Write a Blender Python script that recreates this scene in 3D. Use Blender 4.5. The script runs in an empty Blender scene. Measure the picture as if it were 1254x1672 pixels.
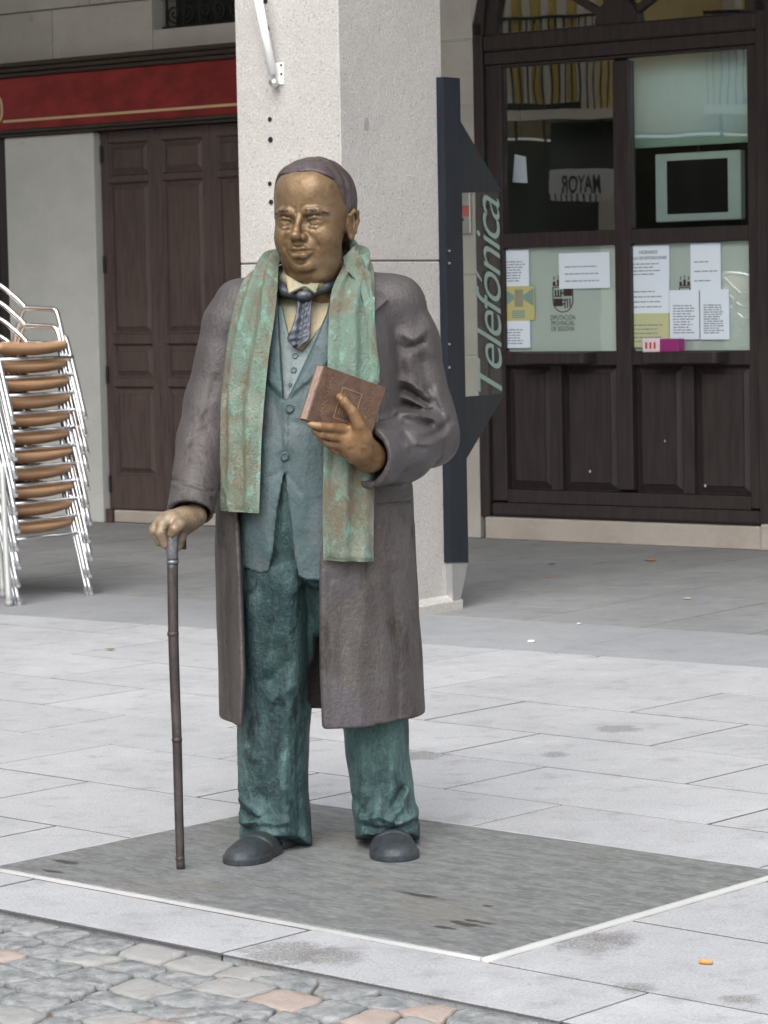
import bpy, math, random
import numpy as np
from mathutils import Matrix, Vector
random.seed(7)
RNG = np.random.default_rng(7)
SC = bpy.context.scene
COL = SC.collection

# ------------------------------------------------------------------ camera
F_PX, CAM_H = 4600.0, 1.55
PITCH, ROLL = 0.07499377, 0.01985014
WALL_A, PAVE_A = 0.64272546, math.radians(42.15)
_cp, _sp, _cr, _sr = math.cos(PITCH), math.sin(PITCH), math.cos(ROLL), math.sin(ROLL)
_f = np.array([0, _cp, -_sp]); _r0 = np.array([1., 0, 0]); _d0 = np.cross(_f, _r0)
_r = _cr * _r0 + _sr * _d0; _d = -_sr * _r0 + _cr * _d0
CAM = np.array([0, 0, CAM_H])
cd = bpy.data.cameras.new('camera'); cam = bpy.data.objects.new('camera', cd); COL.objects.link(cam)
cd.sensor_fit = 'VERTICAL'; cd.sensor_height = 24.0; cd.lens = 24.0 * F_PX / 1672.0
cd.clip_start = 0.1; cd.clip_end = 2000
cd.dof.use_dof = True; cd.dof.focus_distance = 7.85; cd.dof.aperture_fstop = 9.0
M = Matrix(((_r[0], -_d[0], -_f[0], 0), (_r[1], -_d[1], -_f[1], 0), (_r[2], -_d[2], -_f[2], CAM_H), (0, 0, 0, 1)))
cam.matrix_world = M
SC.camera = cam

# ------------------------------------------------------------------ world, sun, exposure
SUN_EL, SUN_AZ = math.radians(50), math.radians(-167)      # azimuth of the sun measured from +Y towards +X
w = bpy.data.worlds.new('World'); SC.world = w; w.use_nodes = True
nt = w.node_tree; nt.nodes.clear()
sky = nt.nodes.new('ShaderNodeTexSky'); sky.sky_type = 'NISHITA'; sky.sun_disc = False
sky.sun_elevation = SUN_EL; sky.sun_rotation = SUN_AZ
sky.air_density = 1.0; sky.dust_density = 4.0; sky.ozone_density = 1.0
hs = nt.nodes.new('ShaderNodeHueSaturation'); hs.inputs['Saturation'].default_value = 0.42
bg = nt.nodes.new('ShaderNodeBackground'); bg.inputs['Strength'].default_value = 0.15
wo = nt.nodes.new('ShaderNodeOutputWorld')
nt.links.new(sky.outputs[0], hs.inputs['Color']); nt.links.new(hs.outputs[0], bg.inputs['Color']); nt.links.new(bg.outputs[0], wo.inputs[0])
sl = bpy.data.lights.new('sun', 'SUN'); sl.energy = 0.75; sl.angle = math.radians(60); sl.color = (1.0, 0.98, 0.955)
so = bpy.data.objects.new('sun', sl); COL.objects.link(so)
_sd = Vector((math.sin(SUN_AZ) * math.cos(SUN_EL), math.cos(SUN_AZ) * math.cos(SUN_EL), math.sin(SUN_EL)))
so.rotation_euler = _sd.to_track_quat('Z', 'Y').to_euler(); so.location = (-6, -6, 14)
vs = SC.view_settings; vs.view_transform = 'Standard'; vs.look = 'None'; vs.exposure = 1.0; vs.gamma = 1.0
vs.use_curve_mapping = False

# ------------------------------------------------------------------ pixel helpers (a pixel gives a direction only)
def ray(px, py):
    return _r * ((px - 627) / F_PX) + _d * ((py - 836) / F_PX) + _f
def G(px, py, z=0.0):
    d = ray(px, py); return CAM + d * ((z - CAM_H) / d[2])
WN = np.array([math.sin(WALL_A), math.cos(WALL_A), 0.0]); WU = np.array([math.cos(WALL_A), -math.sin(WALL_A), 0.0])
W0 = G(799, 880)
def wuz(px, py, off=0.0):
    """wall-frame (u, z) seen at a pixel, on the plane 'off' metres in front of the wall"""
    d = ray(px, py); t = ((W0 - WN * off - CAM) @ WN) / (d @ WN); P = CAM + d * t
    return float((P - W0) @ WU), float(P[2])
SY = 7.95                                   # depth of the statue's axis
def P(px, py, y=0.0):
    d = ray(px, py); q = CAM + d * ((SY + y) / d[1]); return np.array([q[0], y, q[2]])

# ------------------------------------------------------------------ object helpers
def tag(o, label=None, cat=None, group=None, kind=None):
    if label: o['label'] = label
    if cat: o['category'] = cat
    if group: o['group'] = group
    if kind: o['kind'] = kind
    return o
def empty(name, loc=(0, 0, 0), rz=0.0, parent=None):
    o = bpy.data.objects.new(name, None); COL.objects.link(o); o.empty_display_size = 0.1
    o.location = loc; o.rotation_euler = (0, 0, rz); o.parent = parent
    return o
def link(name, me, parent=None, loc=(0, 0, 0), rz=0.0):
    o = bpy.data.objects.new(name, me); COL.objects.link(o); o.parent = parent
    o.location = loc; o.rotation_euler = (0, 0, rz); return o
class MB:
    def __init__(s): s.v = []; s.f = []
    def add(s, vs, fs):
        n = len(s.v); s.v += [tuple(map(float, p)) for p in vs]; s.f += [tuple(i + n for i in q) for q in fs]; return s
    def box(s, x0, x1, y0, y1, z0, z1):
        v = [(x0, y0, z0), (x1, y0, z0), (x1, y1, z0), (x0, y1, z0), (x0, y0, z1), (x1, y0, z1), (x1, y1, z1), (x0, y1, z1)]
        return s.add(v, [(0, 3, 2, 1), (4, 5, 6, 7), (0, 1, 5, 4), (1, 2, 6, 5), (2, 3, 7, 6), (3, 0, 4, 7)])
    def block(s, x0, x1, y0, y1, z0, z1, c=0.006, jit=0.0):
        """box with every edge chamfered by c"""
        X = (x0, x0 + c, x1 - c, x1); Y = (y0, y0 + c, y1 - c, y1); Z = (z0, z0 + c, z1 - c, z1)
        v = []
        def q(a): return len(v) - 1
        idx = {}
        for ax in range(3):
            for side in (0, 1):
                for i in (1, 2):
                    for j in (1, 2):
                        c3 = [0, 0, 0]; c3[ax] = 3 * side; o = [k for k in range(3) if k != ax]; c3[o[0]] = i; c3[o[1]] = j
                        idx[(ax, side, i, j)] = len(v); v.append((X[c3[0]], Y[c3[1]], Z[c3[2]]))
        f = []
        for ax in range(3):
            for side in (0, 1):
                r = [idx[(ax, side, i, j)] for i, j in ((1, 1), (2, 1), (2, 2), (1, 2))]
                if (side == 1) == (ax != 1): f.append(tuple(r))
                else: f.append(tuple(r[::-1]))
        def I(ax, side, **k):
            o = [q for q in range(3) if q != ax]; return idx[(ax, side, k['d%d' % o[0]], k['d%d' % o[1]])]
        for a, b in ((0, 1), (0, 2), (1, 2)):
            c_ = 3 - a - b
            for sa in (0, 1):
                for sb in (0, 1):
                    ia, ib = (1 + sa), (1 + sb)
                    p = [I(a, sa, **{'d%d' % b: ib, 'd%d' % c_: k}) for k in (1, 2)]
                    t = [I(b, sb, **{'d%d' % a: ia, 'd%d' % c_: k}) for k in (1, 2)]
                    f.append((p[0], p[1], t[1], t[0]))
        for sx in (0, 1):
            for sy in (0, 1):
                for sz in (0, 1):
                    f.append((idx[(0, sx, 1 + sy, 1 + sz)], idx[(1, sy, 1 + sx, 1 + sz)], idx[(2, sz, 1 + sx, 1 + sy)]))
        return s.add(v, f)
    def prism(s, poly, z0, z1, fn=None):
        """poly of (a,b) extruded between c=z0 and c=z1; fn(a,b,c)->xyz"""
        fn = fn or (lambda a, b, c: (a, b, c)); n = len(poly)
        v = [fn(a, b, z0) for a, b in poly] + [fn(a, b, z1) for a, b in poly]
        f = [tuple(range(n - 1, -1, -1)), tuple(range(n, 2 * n))] + [(i, (i + 1) % n, (i + 1) % n + n, i + n) for i in range(n)]
        return s.add(v, f)
    def tube(s, pts, r, seg=8, cap=True):
        pts = [np.array(p, float) for p in pts]; n = len(pts); rs = r if hasattr(r, '__len__') else [r] * n
        tan = [pts[min(i + 1, n - 1)] - pts[max(i - 1, 0)] for i in range(n)]
        up = np.array([0, 0, 1.0]) if abs(tan[0][2]) < 0.9 * np.linalg.norm(tan[0]) else np.array([1.0, 0, 0])
        V = []; 
        for i in range(n):
            t = tan[i] / (np.linalg.norm(tan[i]) + 1e-9); a = up - t * (up @ t); a /= np.linalg.norm(a) + 1e-9; b = np.cross(t, a); up = a
            for k in range(seg):
                an = 2 * math.pi * k / seg; V.append(pts[i] + rs[i] * (math.cos(an) * a + math.sin(an) * b))
        Fc = [(i * seg + k, i * seg + (k + 1) % seg, (i + 1) * seg + (k + 1) % seg, (i + 1) * seg + k) for i in range(n - 1) for k in range(seg)]
        if cap: Fc += [tuple(range(seg - 1, -1, -1)), tuple((n - 1) * seg + k for k in range(seg))]
        return s.add(V, Fc)
    def mesh(s, name, m=None, smooth=False, fix=True):
        me = bpy.data.meshes.new(name); me.from_pydata(s.v, [], s.f)
        if fix:
            import bmesh
            bm = bmesh.new(); bm.from_mesh(me); bmesh.ops.recalc_face_normals(bm, faces=bm.faces); bm.to_mesh(me); bm.free()
        if smooth: me.polygons.foreach_set('use_smooth', [True] * len(me.polygons))
        if m: me.materials.append(m)
        me.update(); return me
    def build(s, name, m, parent=None, loc=(0, 0, 0), rz=0.0, smooth=False):
        return link(name, s.mesh(name, m, smooth), parent, loc, rz)
def spline(pts, n):
    """Catmull-Rom through pts, n samples"""
    p = np.array(pts, float); p = np.vstack([2 * p[0] - p[1], p, 2 * p[-1] - p[-2]]); m = len(p) - 3
    out = []
    for t in np.linspace(0, m, n):
        i = min(int(t), m - 1); u = t - i; a, b, c, d = p[i:i + 4]
        out.append(0.5 * (2 * b + (c - a) * u + (2 * a - 5 * b + 4 * c - d) * u * u + (3 * b - a - 3 * c + d) * u ** 3))
    return np.array(out)
def text_mb(txt, size, shear=0.0, offset=0.0, align='LEFT', spacing=1.0):
    cu = bpy.data.curves.new('t', 'FONT'); cu.body = txt; cu.size = size; cu.shear = shear; cu.offset = offset
    cu.align_x = align; cu.resolution_u = 4; cu.space_character = spacing
    o = bpy.data.objects.new('t', cu); COL.objects.link(o)
    dg = bpy.context.evaluated_depsgraph_get(); me = bpy.data.meshes.new_from_object(o.evaluated_get(dg))
    v = np.array([tuple(q.co) for q in me.vertices]) if len(me.vertices) else np.zeros((0, 3)); f = [tuple(q.vertices) for q in me.polygons]
    bpy.data.objects.remove(o); bpy.data.curves.remove(cu); bpy.data.meshes.remove(me)
    return v, f

# ------------------------------------------------------------------ materials
def srgb(r, g, b):
    f = lambda c: (c / 255 / 12.92) if c / 255 <= 0.04045 else ((c / 255 + 0.055) / 1.055) ** 2.4
    return (f(r), f(g), f(b), 1.0)
class NT:
    def __init__(s, name):
        s.m = bpy.data.materials.new(name); s.m.use_nodes = True; s.t = s.m.node_tree; s.t.nodes.clear()
        s.out = s.n('ShaderNodeOutputMaterial')
        s.pos = s.n('ShaderNodeNewGeometry').outputs['Position']; s._obj = None
    def n(s, t, **k):
        q = s.t.nodes.new(t)
        for a, b in k.items(): setattr(q, a, b)
        return q
    def l(s, a, b): s.t.links.new(a, b)
    def val(s, i, v):
        if hasattr(v, 'is_output'): s.l(v, i)
        else: i.default_value = v
    def noise(s, scale, detail=4, rough=0.55, vec=None, dist=0.0, stretch=None):
        vec = vec or s.pos
        if stretch:
            mp = s.n('ShaderNodeMapping'); mp.inputs['Scale'].default_value = stretch; s.l(vec, mp.inputs[0]); vec = mp.outputs[0]
        q = s.n('ShaderNodeTexNoise'); q.inputs['Scale'].default_value = scale; q.inputs['Detail'].default_value = detail
        q.inputs['Roughness'].default_value = rough; q.inputs['Distortion'].default_value = dist; s.l(vec, q.inputs['Vector']); return q.outputs['Fac']
    def voro(s, scale, vec=None, feature='F1'):
        q = s.n('ShaderNodeTexVoronoi', feature=feature); q.inputs['Scale'].default_value = scale; s.l(vec or s.pos, q.inputs['Vector']); return q
    def ramp(s, fac, a, b):
        q = s.n('ShaderNodeMapRange'); s.val(q.inputs['Value'], fac); q.inputs['From Min'].default_value = a; q.inputs['From Max'].default_value = b
        q.interpolation_type = 'SMOOTHSTEP'; return q.outputs[0]
    def mix(s, fac, a, b, mode='MIX'):
        q = s.n('ShaderNodeMix', data_type='RGBA', blend_type=mode); s.val(q.inputs[0], fac); s.val(q.inputs[6], a); s.val(q.inputs[7], b); return q.outputs[2]
    def math(s, op, a, b=0.0):
        q = s.n('ShaderNodeMath', operation=op); s.val(q.inputs[0], a); s.val(q.inputs[1], b); return q.outputs[0]
    def rnd(s): return s.n('ShaderNodeObjectInfo').outputs['Random']
    def obj(s):
        return s.n('ShaderNodeTexCoord').outputs['Object']
    def bsdf(s, col, rough=0.6, metal=0.0, bump=None, bstr=0.2, bdist=0.01, spec=0.5, **k):
        p = s.n('ShaderNodeBsdfPrincipled'); s.val(p.inputs['Base Color'], col); s.val(p.inputs['Roughness'], rough); s.val(p.inputs['Metallic'], metal)
        p.inputs['Specular IOR Level'].default_value = spec
        if bump is not None:
            b = s.n('ShaderNodeBump'); b.inputs['Strength'].default_value = bstr; b.inputs['Distance'].default_value = bdist
            s.l(bump, b.inputs['Height']); s.l(b.outputs[0], p.inputs['Normal'])
        s.l(p.outputs[0], s.out.inputs[0]); return s.m
def m_granite(name, a, b, speck=0.55, big=1.2, rnd=0.25, bump=0.25, dark=(0.03, 0.03, 0.032, 1), stain=0.35, stain_col=None, fine=420, rough=0.75):
    t = NT(name); n1 = t.noise(fine, 3, 0.7); n2 = t.noise(big, 5, 0.6); n3 = t.noise(9, 6, 0.65)
    c = t.mix(t.ramp(n2, 0.3, 0.7), a, b)
    c = t.mix(t.math('MULTIPLY', t.ramp(n1, 0.56, 0.72), speck), c, dark)
    c = t.mix(t.math('MULTIPLY', t.ramp(n1, 0.46, 0.30), speck * 0.6), c, (0.8, 0.8, 0.8, 1))
    sc = stain_col or tuple(q * 0.45 for q in a[:3]) + (1,)
    c = t.mix(t.math('MULTIPLY', t.ramp(n3, 0.58, 0.8), stain), c, sc)
    if rnd:
        r = t.rnd(); h = t.n('ShaderNodeHueSaturation'); t.l(c, h.inputs['Color'])
        t.l(t.math('ADD', t.math('MULTIPLY', r, rnd), 1 - rnd / 2), h.inputs['Value']); c = h.outputs[0]
    hgt = t.math('ADD', t.math('MULTIPLY', n1, 0.5), n3)
    return t.bsdf(c, rough, bump=hgt, bstr=bump, bdist=0.01, spec=0.35)
def m_paint(name, col, rough=0.45, var=0.25, bump=0.06, dust=None, stretch=(6, 6, 0.6)):
    t = NT(name); n1 = t.noise(6, 5, 0.6, stretch=stretch); n2 = t.noise(1.5, 4)
    c = t.mix(t.ramp(n1, 0.3, 0.7), tuple(q * (1 - var) for q in col[:3]) + (1,), tuple(min(1, q * (1 + var)) for q in col[:3]) + (1,))
    if dust: c = t.mix(t.math('MULTIPLY', t.ramp(n2, 0.45, 0.75), 0.5), c, dust)
    return t.bsdf(c, t.ramp(n2, -0.6, 1.6) if rough is None else rough, bump=n1, bstr=bump, bdist=0.01, spec=0.3)
def m_plain(name, col, rough=0.5, metal=0.0, var=0.12, scale=12, spec=0.5, bump=0.0):
    t = NT(name); n = t.noise(scale, 4)
    c = t.mix(n, tuple(q * (1 - var) for q in col[:3]) + (1,), tuple(min(1, q * (1 + var)) for q in col[:3]) + (1,))
    return t.bsdf(c, rough, metal, spec=spec, bump=n if bump else None, bstr=bump)
def m_bronze(name, cols, metal=0.35, rough=(0.38, 0.62), scale=6.0, bump=0.25, streak=1.0, fine=60, bdist=0.006, patch=0.75, grain=0.45, zmix=None):
    """patinated bronze; cols: base, second, accent, deep"""
    t = NT(name); st = (1, 1, 1 / streak)
    n1 = t.noise(scale, 7, 0.66, stretch=st, dist=0.5); n2 = t.noise(scale * 2.9, 7, 0.68, stretch=st, dist=0.3); n3 = t.noise(fine, 5, 0.7); n4 = t.noise(scale * 0.6, 5, 0.6, dist=0.4)
    n5 = t.noise(scale * 1.7, 6, 0.7, stretch=(1.6, 1.6, 0.22 / max(1.0, streak * 0.5)))
    c = t.mix(t.ramp(n1, 0.40, 0.60), cols[0], cols[1])
    c = t.mix(t.math('MULTIPLY', t.ramp(n2, 0.52, 0.66), 0.9), c, cols[2])
    c = t.mix(t.math('MULTIPLY', t.ramp(n4, 0.50, 0.66), patch), c, cols[3])
    c = t.mix(t.math('MULTIPLY', t.ramp(n5, 0.56, 0.74), grain), c, tuple(q * 0.42 for q in cols[0][:3]) + (1,))
    c = t.mix(t.math('MULTIPLY', t.ramp(n3, 0.52, 0.70), grain), c, tuple(q * 0.5 for q in cols[0][:3]) + (1,))
    c = t.mix(t.math('MULTIPLY', t.ramp(n3, 0.46, 0.32), grain * 0.5), c, tuple(min(1, q * 1.6) for q in cols[1][:3]) + (1,))
    if zmix:                                                  # patina differs between the upper and the lower casting
        sp_ = t.n('ShaderNodeSeparateXYZ'); t.l(t.pos, sp_.inputs[0])
        k_ = t.math('ADD', sp_.outputs[2], t.math('MULTIPLY', t.math('SUBTRACT', n4, 0.5), 0.9))
        c = t.mix(t.math('MULTIPLY', t.ramp(k_, zmix[0], zmix[1]), zmix[3]), c, t.mix(t.ramp(n1, 0.35, 0.65), zmix[2], tuple(q * 0.7 for q in zmix[2][:3]) + (1,)))
    r = t.n('ShaderNodeMapRange'); t.l(n2, r.inputs[0]); r.inputs[1].default_value = 0.35; r.inputs[2].default_value = 0.65; r.inputs[3].default_value = rough[0]; r.inputs[4].default_value = rough[1]
    h = t.math('ADD', t.math('MULTIPLY', n2, 1.6), t.math('MULTIPLY', n3, 0.55))
    return t.bsdf(c, r.outputs[0], metal, bump=h, bstr=bump, bdist=bdist, spec=0.45)
def m_glass(name, tint=(1, 1, 1, 1), ior=1.6):
    t = NT(name); lw = t.n('ShaderNodeLayerWeight'); lw.inputs['Blend'].default_value = 0.5; fac = t.math('ADD', t.math('MULTIPLY', t.math('POWER', lw.outputs['Facing'], 5.0), 0.85), ior)
    a = t.n('ShaderNodeBsdfTransparent'); a.inputs[0].default_value = tint; g = t.n('ShaderNodeBsdfGlossy'); g.inputs['Roughness'].default_value = 0.0
    nz = t.noise(1.3, 2); b = t.n('ShaderNodeBump'); b.inputs['Strength'].default_value = 0.05; b.inputs['Distance'].default_value = 0.02; t.l(nz, b.inputs['Height']); t.l(b.outputs[0], g.inputs['Normal'])
    mx = t.n('ShaderNodeMixShader'); t.l(fac, mx.inputs[0]); t.l(a.outputs[0], mx.inputs[1]); t.l(g.outputs[0], mx.inputs[2]); t.l(mx.outputs[0], t.out.inputs[0])
    return t.m
MT = {}
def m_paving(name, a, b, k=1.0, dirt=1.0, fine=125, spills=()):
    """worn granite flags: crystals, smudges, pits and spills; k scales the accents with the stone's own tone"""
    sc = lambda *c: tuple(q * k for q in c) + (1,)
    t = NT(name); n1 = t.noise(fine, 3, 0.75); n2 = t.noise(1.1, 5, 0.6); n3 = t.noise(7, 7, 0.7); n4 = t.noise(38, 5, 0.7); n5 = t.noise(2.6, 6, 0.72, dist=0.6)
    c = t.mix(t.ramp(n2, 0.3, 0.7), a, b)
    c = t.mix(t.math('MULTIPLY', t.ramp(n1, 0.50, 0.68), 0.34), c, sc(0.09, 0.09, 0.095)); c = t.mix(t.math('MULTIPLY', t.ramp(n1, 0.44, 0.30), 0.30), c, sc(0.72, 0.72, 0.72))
    c = t.mix(t.math('MULTIPLY', t.ramp(n3, 0.50, 0.70), 0.50 * dirt), c, sc(0.22, 0.225, 0.23))
    c = t.mix(t.math('MULTIPLY', t.ramp(n3, 0.46, 0.30), 0.35 * dirt), c, sc(0.50, 0.51, 0.52))
    c = t.mix(t.math('MULTIPLY', t.ramp(n4, 0.60, 0.72), 0.55 * dirt), c, sc(0.16, 0.155, 0.15))
    c = t.mix(t.math('MULTIPLY', t.ramp(n5, 0.58, 0.76), 0.45 * dirt), c, sc(0.25, 0.245, 0.235))
    if spills:
        sx = t.n('ShaderNodeSeparateXYZ'); t.l(t.pos, sx.inputs[0]); nz = t.noise(16, 6, 0.75); nf = t.ramp(n1, 0.36, 0.60)
        for cx, cy, rr in spills:
            dx = t.math('DIVIDE', t.math('SUBTRACT', sx.outputs[0], cx), rr); dy = t.math('DIVIDE', t.math('SUBTRACT', sx.outputs[1], cy), rr * 1.1)
            d = t.math('ADD', t.math('SQRT', t.math('ADD', t.math('MULTIPLY', dx, dx), t.math('MULTIPLY', dy, dy))), t.math('MULTIPLY', t.math('SUBTRACT', nz, 0.5), 2.2))
            c = t.mix(t.math('MULTIPLY', t.math('MULTIPLY', t.ramp(d, 1.15, 0.5), 0.8), t.math('ADD', t.math('MULTIPLY', nf, 0.6), 0.35)), c, (0.14, 0.135, 0.13, 1))
    r = t.rnd(); h = t.n('ShaderNodeHueSaturation'); t.l(c, h.inputs['Color']); t.l(t.math('ADD', t.math('MULTIPLY', r, 0.11), 0.945), h.inputs['Value'])
    return t.bsdf(h.outputs[0], 0.8, bump=t.math('ADD', t.math('MULTIPLY', n1, 0.5), t.math('ADD', n3, n4)), bstr=0.4, bdist=0.008, spec=0.25)
MT['pave'] = m_paving('pale_granite', (0.342, 0.353, 0.368, 1), (0.402, 0.413, 0.428, 1), spills=[(*G(a_, b_)[:2], c_) for a_, b_, c_ in ((470, 1556, 0.12), (540, 1562, 0.09), (960, 1541, 0.11), (1005, 1530, 0.07), (1035, 1613, 0.05), (1210, 1632, 0.045), (690, 1234, 0.10), (905, 1232, 0.06), (1010, 1190, 0.09))])
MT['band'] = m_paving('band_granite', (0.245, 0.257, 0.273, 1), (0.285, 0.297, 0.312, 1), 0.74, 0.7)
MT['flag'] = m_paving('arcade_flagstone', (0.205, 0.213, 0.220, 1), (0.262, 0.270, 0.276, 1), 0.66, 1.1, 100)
MT['joint'] = m_plain('joint_mortar', (0.085, 0.08, 0.077), 0.9, var=0.4, scale=40)
t = NT('cobble_mortar'); n1 = t.noise(3.2, 5, 0.65); n2 = t.noise(60, 5, 0.7)
c = t.mix(t.ramp(n1, 0.48, 0.64), (0.115, 0.085, 0.06, 1), (0.34, 0.33, 0.315, 1)); c = t.mix(t.math('MULTIPLY', t.ramp(n2, 0.5, 0.7), 0.5), c, (0.13, 0.10, 0.075, 1))
MT['soil'] = t.bsdf(c, 0.95, bump=n2, bstr=0.6, bdist=0.01, spec=0.2)
MT['ground'] = m_granite('plaza_ground', (0.33, 0.33, 0.33, 1), (0.4, 0.4, 0.4, 1), rnd=0)
MT['pillar'] = m_granite('pillar_granite', (0.40, 0.388, 0.370, 1), (0.455, 0.443, 0.425, 1), speck=0.62, big=0.9, rnd=0.05, stain=0.25, bump=0.6, fine=105)
MT['ashlar'] = m_granite('grey_ashlar', (0.40, 0.385, 0.345, 1), (0.50, 0.485, 0.445, 1), speck=0.3, big=1.6, rnd=0.12, stain=0.5)
MT['plaster'] = m_granite('grey_plaster', (0.50, 0.515, 0.49, 1), (0.58, 0.59, 0.565, 1), speck=0.06, big=2.2, rnd=0, stain=0.25, bump=0.12)
MT['sill'] = m_granite('sill_granite', (0.36, 0.32, 0.28, 1), (0.43, 0.39, 0.35, 1), speck=0.5, big=2.5, rnd=0, stain=0.4, fine=260)
MT['ceil'] = m_plain('ceiling_plaster', (0.45, 0.43, 0.40), 0.9)
MT['brown'] = m_paint('brown_door_paint', srgb(82, 71, 68), 0.42, 0.2, dust=srgb(95, 82, 78))
MT['umber'] = m_paint('umber_door_paint', srgb(54, 48, 48), 0.42, 0.2)
MT['mould'] = m_paint('moulding_paint', srgb(66, 58, 53), 0.45, 0.2, stretch=(0.6, 0.6, 6))
MT['red'] = m_paint('red_sign_paint', srgb(134, 45, 46), 0.38, 0.22, stretch=(0.8, 0.8, 1.4), dust=srgb(96, 34, 38))
MT['gold'] = m_plain('gold_sign_paint', srgb(200, 175, 135), 0.45)
MT['iron'] = m_plain('black_iron', (0.012, 0.012, 0.014), 0.5)
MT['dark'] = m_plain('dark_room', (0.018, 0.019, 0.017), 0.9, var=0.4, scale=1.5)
MT['steel'] = m_plain('brushed_steel', (0.62, 0.63, 0.64), 0.35, 0.9)
MT['alu'] = m_plain('polished_aluminium', (0.80, 0.81, 0.825), 0.2, 1.0, var=0.05)
MT['white'] = m_plain('white_enamel', (0.80, 0.80, 0.79), 0.35, var=0.05)
MT['navy'] = m_paint('navy_steel', srgb(31, 36, 44), 0.38, 0.15)
MT['navy2'] = m_paint('slate_steel', srgb(36, 41, 45), 0.4, 0.15)
MT['glass'] = m_glass('window_glass', (0.99, 0.997, 0.993, 1), 0.125)
MT['glass2'] = m_glass('sign_glass', (0.93, 0.955, 0.94, 1), 0.05)
MT['frost'] = m_plain('frosted_lettering', srgb(118, 138, 132), 0.6)
MT['film'] = m_plain('pale_window_film', srgb(212, 228, 222), 0.6, var=0.05, scale=3)
MT['blind'] = m_plain('blue_roller_blind', srgb(196, 236, 238), 0.75, var=0.06, scale=2)
MT['blindbar'] = m_plain('blind_bottom_bar', srgb(150, 185, 165), 0.6)
MT['crest'] = m_plain('brown_vinyl', srgb(80, 62, 66), 0.6)
MT['paper'] = m_plain('white_paper', srgb(230, 242, 255), 0.8, var=0.03, scale=4)
MT['paperg'] = m_plain('green_paper', srgb(196, 204, 158), 0.8, var=0.04, scale=4)
MT['papery'] = m_plain('cream_map_paper', srgb(198, 192, 130), 0.8, var=0.1, scale=14)
MT['ink'] = m_plain('grey_ink', srgb(120, 128, 138), 0.8)
MT['ink2'] = m_plain('blue_ink', srgb(95, 150, 165), 0.8)
MT['screen'] = m_plain('black_screen', (0.012, 0.013, 0.015), 0.12)
MT['bezel'] = m_plain('pale_bezel', srgb(190, 215, 210), 0.4)
MT['purple'] = m_plain('purple_card', srgb(150, 45, 120), 0.5)
MT['pinkw'] = m_plain('pink_white_card', srgb(235, 215, 225), 0.5)
MT['redlab'] = m_plain('red_label', srgb(190, 80, 75), 0.6)
MT['wicker'] = None
# cobbles
t = NT('cobble_stone'); n1 = t.noise(17, 7, 0.72, dist=0.4); n2 = t.noise(130, 4, 0.75); r = t.rnd()
c = t.mix(t.ramp(n1, 0.3, 0.7), (0.13, 0.143, 0.148, 1), (0.34, 0.352, 0.355, 1)); c = t.mix(t.math('MULTIPLY', t.ramp(n2, 0.5, 0.75), 0.5), c, (0.12, 0.13, 0.14, 1))
c = t.mix(t.ramp(r, 0.74, 0.80), c, t.mix(n1, (0.25, 0.255, 0.25, 1), (0.36, 0.36, 0.345, 1))); c = t.mix(t.ramp(r, 0.86, 0.89), c, t.mix(n1, (0.29, 0.235, 0.205, 1), (0.42, 0.355, 0.32, 1)))
c = t.mix(t.math('MULTIPLY', t.ramp(t.noise(5, 6, 0.7), 0.58, 0.70), 0.4), c, (0.15, 0.12, 0.09, 1))
MT['cobble'] = t.bsdf(c, 0.7, bump=t.math('ADD', n1, t.math('MULTIPLY', n2, 0.2)), bstr=0.6, bdist=0.02, spec=0.4)
# wicker
t = NT('tan_wicker'); wv = t.n('ShaderNodeTexWave', wave_type='BANDS', bands_direction='Y'); wv.inputs['Scale'].default_value = 60; t.l(t.obj(), wv.inputs[0])
c = t.mix(wv.outputs['Fac'], srgb(152, 116, 86), srgb(194, 158, 124)); c = t.mix(t.math('MULTIPLY', t.noise(9, 4), 0.3), c, srgb(130, 96, 66))
MT['wicker'] = t.bsdf(c, 0.5, bump=wv.outputs['Fac'], bstr=0.25, bdist=0.003)
# base plate of the statue: streaked bronze with worn brown patches
t = NT('plate_bronze'); o_ = t.obj()
n1 = t.noise(7, 6, 0.65, vec=o_, stretch=(1.0, 3.2, 1)); n2 = t.noise(30, 6, 0.7, vec=o_, stretch=(1.0, 2.6, 1)); n3 = t.noise(2.0, 4, 0.6, vec=o_)
c = t.mix(t.ramp(n1, 0.35, 0.65), (0.135, 0.14, 0.142, 1), (0.205, 0.212, 0.212, 1)); c = t.mix(t.math('MULTIPLY', t.ramp(n2, 0.50, 0.66), 0.7), c, (0.27, 0.305, 0.30, 1)); c = t.mix(t.math('MULTIPLY', t.ramp(n2, 0.44, 0.34), 0.6), c, (0.095, 0.10, 0.10, 1))
c = t.mix(t.math('MULTIPLY', t.ramp(n3, 0.5, 0.75), 0.5), c, (0.20, 0.19, 0.168, 1))
sep = t.n('ShaderNodeSeparateXYZ'); t.l(o_, sep.inputs[0])
def spot(c, cx, cy, rx, ry, col, edge=0.35):
    dx = t.math('DIVIDE', t.math('SUBTRACT', sep.outputs[0], cx), rx); dy = t.math('DIVIDE', t.math('SUBTRACT', sep.outputs[1], cy), ry)
    d = t.math('SQRT', t.math('ADD', t.math('MULTIPLY', dx, dx), t.math('MULTIPLY', dy, dy)))
    d = t.math('ADD', d, t.math('MULTIPLY', t.math('SUBTRACT', t.noise(26, 6, 0.7, vec=o_), 0.5), 2.6))
    return t.mix(t.ramp(d, 1.0, 1.0 - edge), c, col)
PO = G(792, 1566)
E1 = np.array([math.cos(PAVE_A), -math.sin(PAVE_A), 0]); E2 = np.array([math.sin(PAVE_A), math.cos(PAVE_A), 0])
def puv(px, py):
    q = G(px, py) - PO; return float(q @ E1), float(q @ E2)
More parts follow.
